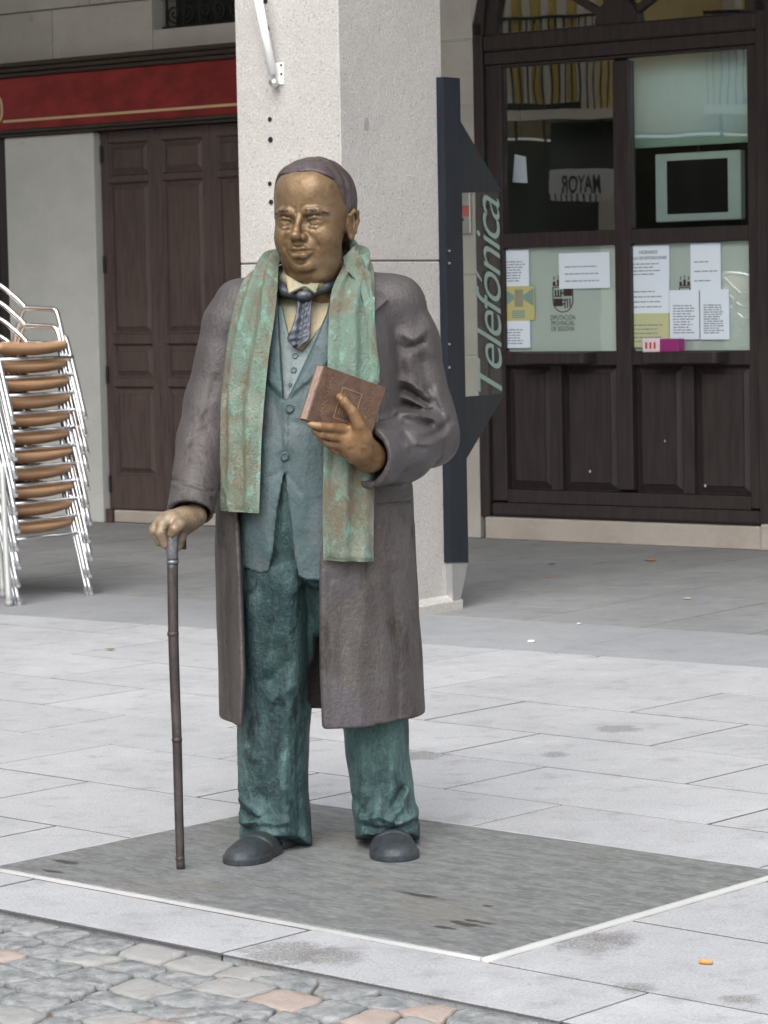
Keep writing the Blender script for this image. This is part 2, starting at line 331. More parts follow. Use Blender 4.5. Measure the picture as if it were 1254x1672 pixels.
for (px, py, rx, ry, k) in ((740, 1495, 0.26, 0.13, 1), (690, 1467, 0.075, 0.022, 0), (665, 1462, 0.05, 0.012, 0), (762, 1513, 0.085, 0.020, 0), (785, 1510, 0.06, 0.014, 0), (728, 1519, 0.06, 0.013, 0), (796, 1483, 0.018, 0.012, 0), (108, 1411, 0.07, 0.022, 0), (84, 1426, 0.06, 0.018, 0), (600, 1440, 0.2, 0.05, 1), (330, 1450, 0.12, 0.06, 1)):
    c = spot(c, *puv(px, py), rx, ry, (0.19, 0.183, 0.158, 1) if k else (0.06, 0.053, 0.045, 1), 1.6 if k else 0.5)
MT['plate'] = t.bsdf(c, 0.62, 0.25, bump=t.math('ADD', n1, n2), bstr=0.5, bdist=0.008)
# statue bronzes
MT['skin'] = m_bronze('golden_bronze_skin', ((0.140, 0.086, 0.040, 1), (0.200, 0.133, 0.070, 1), (0.105, 0.063, 0.030, 1), (0.215, 0.152, 0.096, 1)), 0.40, (0.33, 0.50), 8, 0.25, fine=150, grain=0.22)
MT['hair'] = m_bronze('dark_bronze_hair', ((0.066, 0.050, 0.050, 1), (0.092, 0.075, 0.078, 1), (0.048, 0.034, 0.033, 1), (0.10, 0.086, 0.092, 1)), 0.4, (0.38, 0.55), 9, 0.2)
MT['brow'] = m_bronze('dark_bronze_brow', ((0.04, 0.031, 0.024, 1), (0.052, 0.04, 0.03, 1), (0.032, 0.025, 0.02, 1), (0.045, 0.035, 0.026, 1)), 0.4, (0.4, 0.55), 20, 0.3)
MT['hand'] = m_bronze('polished_bronze_hand', ((0.20, 0.110, 0.052, 1), (0.26, 0.155, 0.08, 1), (0.14, 0.083, 0.042, 1), (0.30, 0.20, 0.115, 1)), 0.36, (0.42, 0.56), 12, 0.1)
MT['hand2'] = m_bronze('worn_bronze_hand', ((0.20, 0.145, 0.092, 1), (0.25, 0.19, 0.13, 1), (0.13, 0.10, 0.045, 1), (0.27, 0.20, 0.165, 1)), 0.3, (0.44, 0.58), 16, 0.1)
MT['coat'] = m_bronze('grey_brown_bronze_coat', ((0.068, 0.058, 0.053, 1), (0.090, 0.080, 0.078, 1), (0.042, 0.034, 0.029, 1), (0.092, 0.086, 0.095, 1)), 0.36, (0.43, 0.66), 5.0, 0.5, streak=2.4, fine=90, bdist=0.010, zmix=(0.9, 1.5, (0.092, 0.085, 0.088, 1), 0.7))
MT['jacket'] = m_bronze('blue_grey_patina_jacket', ((0.060, 0.096, 0.102, 1), (0.085, 0.118, 0.125, 1), (0.042, 0.088, 0.088, 1), (0.098, 0.115, 0.122, 1)), 0.15, (0.5, 0.72), 8, 0.5, streak=1.6, fine=90, bdist=0.010)
MT['vest'] = m_bronze('pale_blue_patina_vest', ((0.145, 0.185, 0.19, 1), (0.17, 0.21, 0.21, 1), (0.115, 0.165, 0.16, 1), (0.18, 0.21, 0.215, 1)), 0.15, (0.5, 0.7), 10, 0.4, fine=90, bdist=0.008)
MT['trouser'] = m_bronze('teal_patina_trousers', ((0.023, 0.052, 0.056, 1), (0.076, 0.136, 0.135, 1), (0.010, 0.019, 0.022, 1), (0.052, 0.105, 0.098, 1)), 0.2, (0.42, 0.68), 7.5, 0.65, streak=2.6, fine=70, bdist=0.014, grain=0.6)
MT['scarf'] = m_bronze('verdigris_scarf', ((0.175, 0.255, 0.205, 1), (0.180, 0.155, 0.105, 1), (0.215, 0.385, 0.32, 1), (0.29, 0.315, 0.25, 1)), 0.1, (0.5, 0.78), 8.5, 0.9, streak=1.8, fine=170, bdist=0.016, grain=0.5)
MT['shirt'] = m_bronze('cream_patina_shirt', ((0.27, 0.27, 0.19, 1), (0.30, 0.245, 0.15, 1), (0.22, 0.26, 0.205, 1), (0.29, 0.21, 0.12, 1)), 0.2, (0.45, 0.6), 14, 0.15)
MT['tie'] = m_bronze('slate_bronze_tie', ((0.07, 0.08, 0.098, 1), (0.10, 0.11, 0.13, 1), (0.045, 0.05, 0.06, 1), (0.085, 0.095, 0.11, 1)), 0.4, (0.36, 0.5), 20, 0.3)
MT['shoe'] = m_bronze('slate_bronze_shoe', ((0.034, 0.043, 0.050, 1), (0.050, 0.060, 0.067, 1), (0.024, 0.028, 0.031, 1), (0.046, 0.047, 0.046, 1)), 0.35, (0.36, 0.55), 14, 0.25)
MT['book'] = m_bronze('red_brown_book', ((0.105, 0.064, 0.048, 1), (0.14, 0.085, 0.058, 1), (0.082, 0.052, 0.040, 1), (0.16, 0.105, 0.056, 1)), 0.4, (0.36, 0.55), 16, 0.3)
MT['pages'] = m_bronze('pale_pages', ((0.34, 0.24, 0.20, 1), (0.40, 0.29, 0.25, 1), (0.28, 0.19, 0.16, 1), (0.36, 0.26, 0.22, 1)), 0.3, (0.4, 0.55), 30, 0.2)
MT['relief'] = m_bronze('book_relief', ((0.26, 0.15, 0.09, 1), (0.30, 0.18, 0.11, 1), (0.22, 0.12, 0.07, 1), (0.30, 0.19, 0.11, 1)), 0.5, (0.35, 0.5), 16, 0.1)
MT['cane'] = m_bronze('dark_bronze_cane', ((0.050, 0.042, 0.041, 1), (0.074, 0.062, 0.059, 1), (0.036, 0.030, 0.029, 1), (0.085, 0.072, 0.07, 1)), 0.45, (0.34, 0.5), 16, 0.2, streak=3)
MT['ferrule'] = m_bronze('grey_silver_grip', ((0.15, 0.15, 0.17, 1), (0.20, 0.20, 0.225, 1), (0.12, 0.12, 0.13, 1), (0.17, 0.17, 0.20, 1)), 0.6, (0.3, 0.45), 20, 0.1)


# ================================================================== GROUND
gb = MB(); gb.add([(-300, -300, -0.16), (300, -300, -0.16), (300, 300, -0.16), (-300, 300, -0.16)], [(0, 1, 2, 3)])
tag(gb.build('ground', MT['ground']), kind='structure')
TOWN = np.array([WU[0], WU[1]])
# arcade limits in pavement coordinates are tested with the wall frame
def wall_frame(q): return float((q - W0) @ WU), float((q - W0) @ WN)
BAND_IN, BAND_OUT = -3.72, -4.69            # dark granite strip along the pillars (distance in front of the wall)
pv = MB(); pv.add([(-14, -0.344, -0.0018), (14, -0.344, -0.0018), (14, 6.0, -0.0018), (-14, 6.0, -0.0018)], [(0, 1, 2, 3)])
# (the joint bed is clipped by the arcade floor lying above it)
pavement = tag(pv.build('pavement', MT['joint'], None, PO, -PAVE_A), kind='structure')
def clip(poly, ok):
    """keep the part of a polygon where ok(p) >= 0 (ok is linear)"""
    out = []
    for i in range(len(poly)):
        a, b = poly[i], poly[(i + 1) % len(poly)]; fa, fb = ok(a), ok(b)
        if fa >= 0: out.append(a)
        if (fa >= 0) != (fb >= 0):
            k = fa / (fa - fb); out.append((a[0] + (b[0] - a[0]) * k, a[1] + (b[1] - a[1]) * k))
    return out
def paver(poly, name, m, parent, z1=0.0, z0=-0.05, c=0.0006, gap=0.0080, tilt=0.0):
    """one slab: polygon shrunk by the joint, chamfered top edge"""
    n = len(poly)
    if n < 3: return None
    cx = sum(p[0] for p in poly) / n; cy = sum(p[1] for p in poly) / n
    ar = 0.5 * sum(poly[i][0] * poly[(i + 1) % n][1] - poly[(i + 1) % n][0] * poly[i][1] for i in range(n))
    if abs(ar) < 0.002: return None
    def inset(d):
        r = []
        for i in range(n):
            p0, p1, p2 = np.array(poly[i - 1]), np.array(poly[i]), np.array(poly[(i + 1) % n])
            e0 = p1 - p0; e1 = p2 - p1; l0, l1 = np.linalg.norm(e0), np.linalg.norm(e1)
            if l0 < 1e-6 or l1 < 1e-6: return None
            s = 1 if ar > 0 else -1
            n0 = s * np.array([-e0[1], e0[0]]) / l0; n1 = s * np.array([-e1[1], e1[0]]) / l1
            b = n0 + n1; k = b @ b
            r.append(p1 + b * (2 * d / k) if k > 0.2 else p1)
        return r
    gap = gap * random.uniform(0.45, 1.25); A, B = inset(gap), inset(gap + c)
    if A is None: return None
    tx, ty = random.uniform(-tilt, tilt), random.uniform(-tilt, tilt); h = random.uniform(0, tilt) * 0.25
    zz = lambda p: z1 + h + tx * (p[0] - cx) + ty * (p[1] - cy)
    v = [(p[0] - cx, p[1] - cy, z0) for p in A] + [(p[0] - cx, p[1] - cy, zz(p) - c) for p in A] + [(p[0] - cx, p[1] - cy, zz(p)) for p in B]
    f = [tuple(range(2 * n, 3 * n))]
    for i in range(n):
        j = (i + 1) % n; f += [(i, j, n + j, n + i), (n + i, n + j, 2 * n + j, 2 * n + i)]
    mb = MB(); mb.add(v, f); return mb.build(name, m, parent, (cx, cy, 0))
in_plaza = lambda p: BAND_OUT - ((PO + E1 * p[0] + E2 * p[1] - W0) @ WN)
rows = [(-0.34, -0.022, -0.54, 1.035), (-0.022, 0.535, -0.06, 1.03), (0.535, 1.12, -0.57, 1.03), (1.12, 1.69, -1.11, 1.02), (1.69, 2.21, -0.57, 1.02), (2.21, 2.755, -1.025, 1.03),
        (2.755, 3.35, -1.57, 1.04), (3.35, 3.96, -2.11, 1.04), (3.96, 4.55, -2.66, 1.04), (4.55, 5.13, -3.2, 1.04), (5.13, 5.7, -3.72, 1.04), (5.7, 6.28, -4.2, 1.04), (6.28, 6.85, -4.7, 1.04), (6.85, 7.4, -5.2, 1.04)]
SLAB = (-1.77, 0.0, 0.0, 1.232)             # base plate of the statue in pavement coordinates
for v0, v1, ph, sp in rows:
    k0 = math.floor((-9.0 - ph) / sp)
    for k in range(k0 - 4, k0 + 20):
        u0 = ph + k * sp; u1 = u0 + sp
        if k % 5 == 2: pass
        pieces = [[(u0, v0), (u1, v0), (u1, v1), (u0, v1)]]
        if v1 > SLAB[2] + 0.01 and v0 < SLAB[3] - 0.01 and u1 > SLAB[0] and u0 < SLAB[1]:
            new = []
            for pc in pieces:
                a = clip(pc, lambda p: SLAB[0] - 0.024 - p[0]); b = clip(pc, lambda p: p[0] - SLAB[1] - 0.024)
                mid = clip(clip(pc, lambda p: p[0] - SLAB[0] + 0.024), lambda p: SLAB[1] + 0.024 - p[0])
                c2 = clip(mid, lambda p: p[1] - SLAB[3] - 0.024) if len(mid) > 2 else []
                new += [q for q in (a, b, c2) if len(q) > 2]
            pieces = new
        for pc in pieces:
            pc = clip(pc, in_plaza)
            if len(pc) < 3: continue
            q = PO + E1 * (sum(p[0] for p in pc) / len(pc)) + E2 * (sum(p[1] for p in pc) / len(pc))
            if abs(q[0]) > 0.137 * q[1] + 3.6 or q[1] < 3.6: continue
            paver(pc, 'paving_slab', MT['pave'], pavement, tilt=0.0009)

# cobbled street in front of the kerb row
cb = MB(); cb.add([(-14, -9, -0.019), (14, -9, -0.019), (14, -0.346, -0.019), (-14, -0.346, -0.019)], [(0, 1, 2, 3)])
street = tag(cb.build('cobbled_street', MT['soil'], None, PO, -PAVE_A), kind='structure')
def hsh(i, j, k=0): return math.sin(i * 127.1 + j * 311.7 + k * 74.7) * 43758.5453 % 1.0
def cobble(corners, seed):
    """setts: irregular quad with bowed sides, rounded arrises and a slightly domed, uneven top"""
    q = [np.array(c, float) for c in corners]; cen = sum(q) / 4; pts = []
    for i in range(4):
        a_, b_ = q[i], q[(i + 1) % 4]; e = b_ - a_; L_ = np.linalg.norm(e); nn_ = np.array([e[1], -e[0]]) / (L_ + 1e-9)
        pts.append(a_ + (cen - a_) * (0.03 + 0.06 * hsh(seed, i)))
        for k in (0.28, 0.5, 0.74): pts.append(a_ + e * k + nn_ * (0.006 * hsh(seed, i, k * 9) - 0.001))
    n = len(pts); R_ = []
    for ins, z in ((0.007, -0.04), (0.007, -0.009), (0.0085, -0.0035), (0.0125, -0.001), (0.034, 0.0)):
        ring = []
        for i, p in enumerate(pts):
            d = cen - p; l_ = np.linalg.norm(d); ring.append(tuple((p + d * min(0.8, ins / l_) - cen)) + (z + (0.0045 * (hsh(seed, i, int(ins * 999)) - 0.5) if z > -0.009 else 0),))
        R_.append(ring)
    v = sum(R_, []) + [(0, 0, 0.001 + 0.002 * hsh(seed, 5))]; f = []
    for r in range(4):
        for i in range(n): f.append((r * n + i, r * n + (i + 1) % n, (r + 1) * n + (i + 1) % n, (r + 1) * n + i))
    for i in range(n): f.append((4 * n + i, 4 * n + (i + 1) % n, 5 * n))
    return MB().add(v, f).build('cobble', MT['cobble'], street, (cen[0], cen[1], -0.003 - 0.006 * hsh(seed, 7)), 0, True)
vrow = [-0.352]
while vrow[-1] > -1.75: vrow.append(vrow[-1] - random.uniform(0.100, 0.132))
bnd = lambda i, u: vrow[i] + (0.0 if i == 0 else 0.014 * math.sin(5.1 * u + 2.3 * i) + 0.010 * math.sin(13.7 * u + 5.1 * i))
sd = 0
for i in range(len(vrow) - 1):
    uu = -3.4 + random.uniform(0, 0.15); br = [uu]
    while br[-1] < 2.2: br.append(br[-1] + random.uniform(0.105, 0.20))
    sk = [random.uniform(-0.03, 0.03) for _ in br]
    for j in range(len(br) - 1):
        u0, u1 = br[j], br[j + 1]; q = PO + E1 * ((u0 + u1) / 2) + E2 * vrow[i]; sd += 1
        if q[1] > 4.7 and abs(q[0]) < 0.137 * q[1] + 0.6:
            cobble([(u0 - sk[j], bnd(i + 1, u0 - sk[j])), (u1 - sk[j + 1], bnd(i + 1, u1 - sk[j + 1])), (u1 + sk[j + 1], bnd(i, u1 + sk[j + 1])), (u0 + sk[j], bnd(i, u0 + sk[j]))], sd)

# arcade floor and the granite strip below the pillars (wall frame: x along wall, y into the wall)
RZ = -WALL_A
fl = MB(); fl.add([(-20, BAND_OUT, -0.0015), (20, BAND_OUT, -0.0015), (20, 0.0, -0.0015), (-20, 0.0, -0.0015)], [(0, 1, 2, 3)])
arcade_floor = tag(fl.build('arcade_floor', MT['joint'], None, W0, RZ), kind='structure')
def seen(u, n_, m=0.8):
    q = W0 + WU * u + WN * n_; return abs(q[0]) < 0.137 * q[1] + m
nn = BAND_IN
x = -8.8
while x < 10:
    L_ = 1.55 + random.uniform(-0.1, 0.1)
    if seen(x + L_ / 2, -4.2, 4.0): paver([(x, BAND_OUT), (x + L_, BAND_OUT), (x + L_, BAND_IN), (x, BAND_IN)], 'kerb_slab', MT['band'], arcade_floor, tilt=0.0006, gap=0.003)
    x += L_
cu = -8.3; colw = [0.62, 0.6, 0.66, 0.58]
ci = 0
while cu < 9:
    wdt = colw[ci % 4]; y = BAND_IN - 0.0; first = True
    while y < -0.02:
        ln = random.uniform(0.9, 1.3); y1 = min(0.0, y + (ln * 0.5 if first and ci % 2 else ln))
        if -0.25 < y1 < 0.0: y1 = 0.0
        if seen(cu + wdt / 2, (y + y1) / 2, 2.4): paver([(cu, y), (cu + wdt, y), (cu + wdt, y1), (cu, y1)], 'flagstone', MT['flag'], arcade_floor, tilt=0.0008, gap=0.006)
        y = y1; first = False
    cu += wdt; ci += 1

# statue base plate, let into the pavement with a pale mortar fillet round it
plate = empty('base_plate', PO, -PAVE_A)
tag(plate, 'dark streaked bronze base plate set flush in the pale paving under the statue', 'base plate')
mb = MB(); mb.block(SLAB[0], SLAB[1], SLAB[2], SLAB[3], -0.02, 0.0065, 0.003); mb.build('plate', MT['plate'], plate)
mb = MB()
def fillet(a, b, nx, ny, h, w_):
    prof = [(0.001, -0.02), (0.001, h), (w_ * 0.35, h * 1.05), (w_ * 0.7, h * 0.9), (w_, 0.0015), (w_, -0.02)]
    m_ = 26; V = []; F_ = []
    for i in range(m_ + 1):
        k = i / m_; px_, py_ = a[0] + (b[0] - a[0]) * k, a[1] + (b[1] - a[1]) * k; j = 1 + 0.07 * math.sin(i * 1.7 + nx) + random.uniform(-0.04, 0.04)
        for d, z in prof: V.append((px_ + nx * d * (j if d > 0.002 else 1), py_ + ny * d * (j if d > 0.002 else 1), z * (j if z > 0 else 1)))
    q = len(prof)
    for i in range(m_):
        for r in range(q): F_.append((i * q + r, i * q + (r + 1) % q, (i + 1) * q + (r + 1) % q, (i + 1) * q + r))
    F_ += [tuple(range(q)), tuple(m_ * q + r for r in range(q - 1, -1, -1))]
    mb.add(V, F_)
MT['mortar'] = m_granite('white_mortar', (0.34, 0.345, 0.345, 1), (0.46, 0.46, 0.455, 1), speck=0.3, rnd=0, stain=0.8, bump=0.3)
fillet((SLAB[0], SLAB[2]), (SLAB[1], SLAB[2]), 0, -1, 0.0045, 0.019)
fillet((SLAB[1], SLAB[2] - 0.02), (SLAB[1], SLAB[3]), 1, 0, 0.0062, 0.024)
fillet((SLAB[0], SLAB[3]), (SLAB[1], SLAB[3]), 0, 1, 0.0045, 0.022)
fillet((SLAB[0], SLAB[2] - 0.02), (SLAB[0], SLAB[3]), -1, 0, 0.0045, 0.022)
mb.build('mortar_fillet', MT['mortar'], plate, smooth=True)
mb = MB(); mb.box(SLAB[0] - 0.05, SLAB[1] + 0.05, SLAB[2] - 0.03, SLAB[3] + 0.05, -0.06, -0.022); mb.build('bedding', MT['mortar'], plate)

# ================================================================== ARCADE BUILDING
bld = empty('arcade_building', W0, RZ)
tag(bld, 'stone building with arcade, brown panelled door and arched glazed doorway behind the pillar', 'building')
Wb = lambda name, m, *b, c=0.004, parent=None: MB().block(*b, c).build(name, m, parent or bld)
TOP = 5.7
# -- ashlar above the shop sign, left of the pillar
uL0, uL1 = -8.0, -0.075
zc0, zc1 = 3.307, 3.66
joints = [-8, -6.6, -5.2, -3.727, -2.775]
Z_ST = wuz(0, 22)[1]
for i in range(len(joints) - 1):
    Wb('stone_block', MT['ashlar'], joints[i] + 0.003, joints[i + 1] - 0.003, 0.0, 0.3, 3.307, 3.668)
Wb('stone_block', MT['ashlar'], -2.772, -0.9, 0.0, 0.3, 3.307, 3.455)
for i in range(len(joints) - 1):      # course above, standing proud as a string course
    Wb('stone_block', MT['ashlar'], joints[i] + 0.4, joints[i + 1] + 0.394 if i < 3 else -2.775, -0.03, 0.3, 3.672, TOP)
Wb('stone_block', MT['ashlar'], -0.9, -0.08, 0.0, 0.3, 3.307, TOP)
Wb('stone_block', MT['ashlar'], -2.772, -0.903, 0.0, 0.3, 4.3, TOP)
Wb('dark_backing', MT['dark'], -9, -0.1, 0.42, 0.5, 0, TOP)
# window grille
gr = empty('window_grille', (0, 0, 0), 0, bld)
for i in range(13):
    x = -2.74 + i * 0.15
    MB().tube([(x, 0.12, 3.455), (x, 0.12, 4.3)], 0.011, 6).build('bar', MT['iron'], gr)
for i in range(6):
    x = -2.60 + i * 0.28
    for s in (-1, 1):
        pts = [(x + s * (0.005 + 0.055 * (1 - k / 22)) * math.cos(k * 0.42) + s * 0.05, 0.105, 3.60 + (0.008 + 0.055 * (1 - k / 22)) * math.sin(k * 0.42)) for k in range(23)]
        pts = [(x, 0.105, 3.46), (x + s * 0.05, 0.105, 3.50)] + [(x + s * 0.06 + s * (0.062 - 0.0024 * k) * math.cos(-1.5 + k * 0.42), 0.105, 3.565 + (0.062 - 0.0024 * k) * math.sin(-1.5 + k * 0.42)) for k in range(23)]
        MB().tube(pts, 0.0075, 5).build('scroll', MT['iron'], gr)
MB().box(-2.77, -0.9, 0.10, 0.13, 3.462, 3.482).build('rail', MT['iron'], gr)
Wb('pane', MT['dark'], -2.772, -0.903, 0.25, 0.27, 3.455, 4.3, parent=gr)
# -- plaster pier between the openings and dark opening on the far left
Wb('pier', MT['plaster'], -4.215, -3.345, -0.02, 0.35, 0.0, 2.78, c=0.008)
Wb('wall', MT['ashlar'], -9, -5.3, 0, 0.4, 0, 2.78)
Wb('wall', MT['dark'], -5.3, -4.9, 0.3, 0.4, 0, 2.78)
Wb('jamb', MT['umber'], -4.30, -4.217, -0.005, 0.3, 0.0, 2.78)
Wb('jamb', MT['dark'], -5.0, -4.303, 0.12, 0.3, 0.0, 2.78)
Wb('pier', MT['ashlar'], -0.90, -0.42, 0.0, 0.3, 0.0, 3.305)
# stone wall beside the arched door, in courses with pale joints
zs = [0.0, 0.62, 1.18, 1.70, 2.22, 2.78, wuz(745, 66)[1], 3.83, TOP]
for i in range(len(zs) - 1):
    Wb('stone_block', MT['ashlar'], -0.417, -0.065, -0.006, 0.3, zs[i] + 0.004, zs[i + 1] - 0.004)
Wb('joint_fill', MT['plaster'], -0.42, -0.07, 0.004, 0.2, 0.0, TOP)
# -- brown panelled double door
dr = empty('panelled_door', (0, 0, 0), 0, bld); dr['label'] = 'brown panelled folding door under the red sign'
D0, D1, DZ0, DZ1 = -3.338, -0.905, 0.10, 2.782
cols = [-3.338 + 0.0]
cw = 0.485
ncol = 5
Wb('leaf_core', MT['brown'], D0 + 0.004, D1, 0.075, 0.11, DZ0, DZ1, parent=dr)
prow = [(0.10 + 0.26, 1.07), (1.115, 1.37), (1.435, 2.47), (2.53, 2.74)]
zr = lambda py: wuz(205, py)[1]
prow = [(zr(777), zr(632)), (zr(618), zr(562)), (zr(546), zr(297)), (zr(286), zr(231))]
us = [wuz(175, 500)[0], wuz(240, 500)[0]]; pw = us[1] - us[0]; step = wuz(262, 500)[0] - us[0]
for k in range(ncol):
    a = us[0] + k * step; b = a + pw; le = D0 + 0.004 if k == 0 else a - (step - pw) / 2 + 0.0015; re = b + (step - pw) / 2 - 0.0015
    for s0, s1 in ((le, a), (b, re)): Wb('stile', MT['brown'], s0, s1, 0.045, 0.076, DZ0, DZ1, parent=dr, c=0.003)
    zz = [DZ0] + [q for r_ in prow for q in r_] + [DZ1]
    for i in range(0, len(zz), 2): Wb('rail', MT['brown'], a + 0.0005, b - 0.0005, 0.0465, 0.0765, zz[i], zz[i + 1], parent=dr, c=0.003)
    for z0, z1 in prow:
        mb = MB(); g = 0.012; s = 0.035                      # raised and fielded panel with a moulded edge
        r1 = [(a + 0.001, z0 + 0.001), (b - 0.001, z0 + 0.001), (b - 0.001, z1 - 0.001), (a + 0.001, z1 - 0.001)]
        lv = [(0.0, 0.052), (g, 0.070), (g + 0.008, 0.070), (g + 0.008 + s * 0.8, 0.056), (g + 0.011 + s * 0.8, 0.050)]
        V = []
        for d, y in lv: V += [(a + 0.001 + d, y, z0 + 0.001 + d), (b - 0.001 - d, y, z0 + 0.001 + d), (b - 0.001 - d, y, z1 - 0.001 - d), (a + 0.001 + d, y, z1 - 0.001 - d)]
        Fq = [(4 * r_ + i, 4 * r_ + (i + 1) % 4, 4 * r_ + 4 + (i + 1) % 4, 4 * r_ + 4 + i) for r_ in range(len(lv) - 1) for i in range(4)] + [tuple(4 * (len(lv) - 1) + i for i in range(4))]
        mb.add(V, Fq); mb.build('panel', MT['brown'], dr)
for py in (252, 432, 612, 790):
    u_, z_ = wuz(163, py); MB().tube([(D0 + 0.022, 0.036, z_ - 0.06), (D0 + 0.022, 0.036, z_ + 0.06)], 0.011, 8).build('hinge', MT['iron'], dr)
Wb('threshold', MT['sill'], D0 + 0.06, -0.905, 0.02, 0.3, 0.0, 0.092, c=0.01)
Wb('jamb', MT['brown'], D0, D0 + 0.055, 0.0, 0.04, 0.0, 0.1, c=0.003)
# -- arched glazed doorway
gd = empty('glazed_door', (0, 0, 0), 0, bld); gd['label'] = 'dark brown glazed doorway with fanlight, notices and two ledges'
Q = lambda name, u0, u1, z0, z1, y0, y1, m='umber', c=0.004: MB().block(u0, u1, y0, y1, z0, z1, c).build(name, MT[m], gd)
FL, FR = -0.068, 2.03
ZB, ZT = 0.147, 3.10
Q('jamb', FL, 0.005, ZB, 3.30, 0.0, 0.16); Q('jamb', 1.985, 2.05, ZB, 3.30, 0.0, 0.16)
Q('jamb', 2.053, 2.6, 0.0, TOP, -0.012, 0.16, c=0.01)
Q('stile', 0.008, 0.120, ZB + 0.10, 3.03, 0.035, 0.11); Q('stile', 1.905, 1.982, ZB + 0.10, 3.03, 0.035, 0.11)
Q('mullion', 0.958, 1.072, 0.34, 2.995, 0.035, 0.11)
Q('bottom_rail', 0.008, 1.982, ZB, 0.235, 0.005, 0.12, c=0.02); Q('bottom_rail', 0.122, 1.903, 0.237, 0.322, 0.036, 0.11)
Q('lock_rail', 0.122, 0.956, 1.118, 1.205, 0.036, 0.11); Q('lock_rail', 1.074, 1.903, 1.118, 1.205, 0.036, 0.11)
Q('glazing_bar', 0.122, 0.956, 1.866, 1.958, 0.036, 0.10); Q('glazing_bar', 1.074, 1.903, 1.866, 1.958, 0.036, 0.10)
Q('top_rail', 0.122, 1.903, 3.012, 3.03, 0.036, 0.11); Q('transom', 0.008, 1.982, 3.033, 3.112, 0.02, 0.12); Q('transom', 0.008, 1.982, 3.115, 3.222, 0.0, 0.14, c=0.012)
pu = [0.125, 0.46, 0.545, 0.95, 1.078, 1.425, 1.51, 1.90]
for a, b in ((0.462, 0.543), (1.427, 1.508)): Q('stile', a, b, 0.324, 1.116, 0.04, 0.11)
for i in range(4):
    a, b = pu[2 * i] , pu[2 * i + 1]; z0, z1 = 0.325, 1.115
    V = []; lv = [(0.0, 0.085), (0.006, 0.085), (0.05, 0.062), (0.054, 0.055)]
    for d, y in lv: V += [(a + d, y, z0 + d), (b - d, y, z0 + d), (b - d, y, z1 - d), (a + d, y, z1 - d)]
    Fq = [(4 * r_ + q, 4 * r_ + (q + 1) % 4, 4 * r_ + 4 + (q + 1) % 4, 4 * r_ + 4 + q) for r_ in range(3) for q in range(4)] + [(12, 13, 14, 15)]
    MB().add(V, Fq).build('panel', MT['umber'], gd)
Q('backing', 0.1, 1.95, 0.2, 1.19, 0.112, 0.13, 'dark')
PAN = [(0.135, 0.948, 1.968, 3.005), (1.085, 1.896, 1.968, 3.005), (0.135, 0.948, 1.214, 1.857), (1.085, 1.896, 1.214, 1.857)]
for (a, b, z0, z1) in PAN:
    MB().box(a - 0.012, b + 0.008, 0.072, 0.078, z0 - 0.008, z1 + 0.008).build('pane', MT['glass'], gd)
for (a, b, z0, z1) in PAN[2:]:
    MB().box(a - 0.012, b + 0.008, 0.086, 0.089, z0 - 0.008, z1 + 0.008).build('window_film', MT['film'], gd)
# fanlight: arch, hub, spokes, glass
UC, ZC, RA = 1.0, 3.224, 0.985
def arch(r0, r1, y0, y1, name, m):
    n_ = 40; mb = MB(); V = []
    for i in range(n_ + 1):
        t_ = math.pi * i / n_
        for r_, y in ((r0, y0), (r1, y0), (r1, y1), (r0, y1)): V.append((UC + r_ * math.cos(t_), y, ZC + r_ * math.sin(t_)))
    F_ = [(i * 4 + k, i * 4 + (k + 1) % 4, (i + 1) * 4 + (k + 1) % 4, (i + 1) * 4 + k) for i in range(n_) for k in range(4)] + [(0, 1, 2, 3), (n_ * 4 + 3, n_ * 4 + 2, n_ * 4 + 1, n_ * 4)]
    return mb.add(V, F_).build(name, m, gd)
arch(0.90, 0.982, 0.03, 0.12, 'arch_frame', MT['umber']); arch(0.985, 1.048, 0.0, 0.15, 'arch_frame', MT['umber'])
mb = MB(); mb.prism([(0.155 * math.cos(math.pi * i / 20), 0.155 * math.sin(math.pi * i / 20)) for i in range(21)], 0.02, 0.10, lambda a, b, c_: (UC + a, c_, ZC + 0.001 + b)); mb.build('fan_hub', MT['umber'], gd)
for dg in (30, 62, 90, 118, 150):
    t_ = math.radians(dg); c_, s_ = math.cos(t_), math.sin(t_); hw = 0.022
    mb = MB(); mb.prism([(0.153, -hw), (0.9, -hw), (0.9, hw), (0.153, hw)], 0.04, 0.09, lambda a, b, y: (UC + a * c_ - b * s_, y, ZC + a * s_ + b * c_)); mb.build('fan_spoke', MT['umber'], gd)
mb = MB(); mb.prism([(0.9 * math.cos(math.pi * i / 30), 0.9 * math.sin(math.pi * i / 30)) for i in range(31)], 0.064, 0.069, lambda a, b, y: (UC + a, y, ZC + b)); mb.build('pane', MT['glass'], gd)
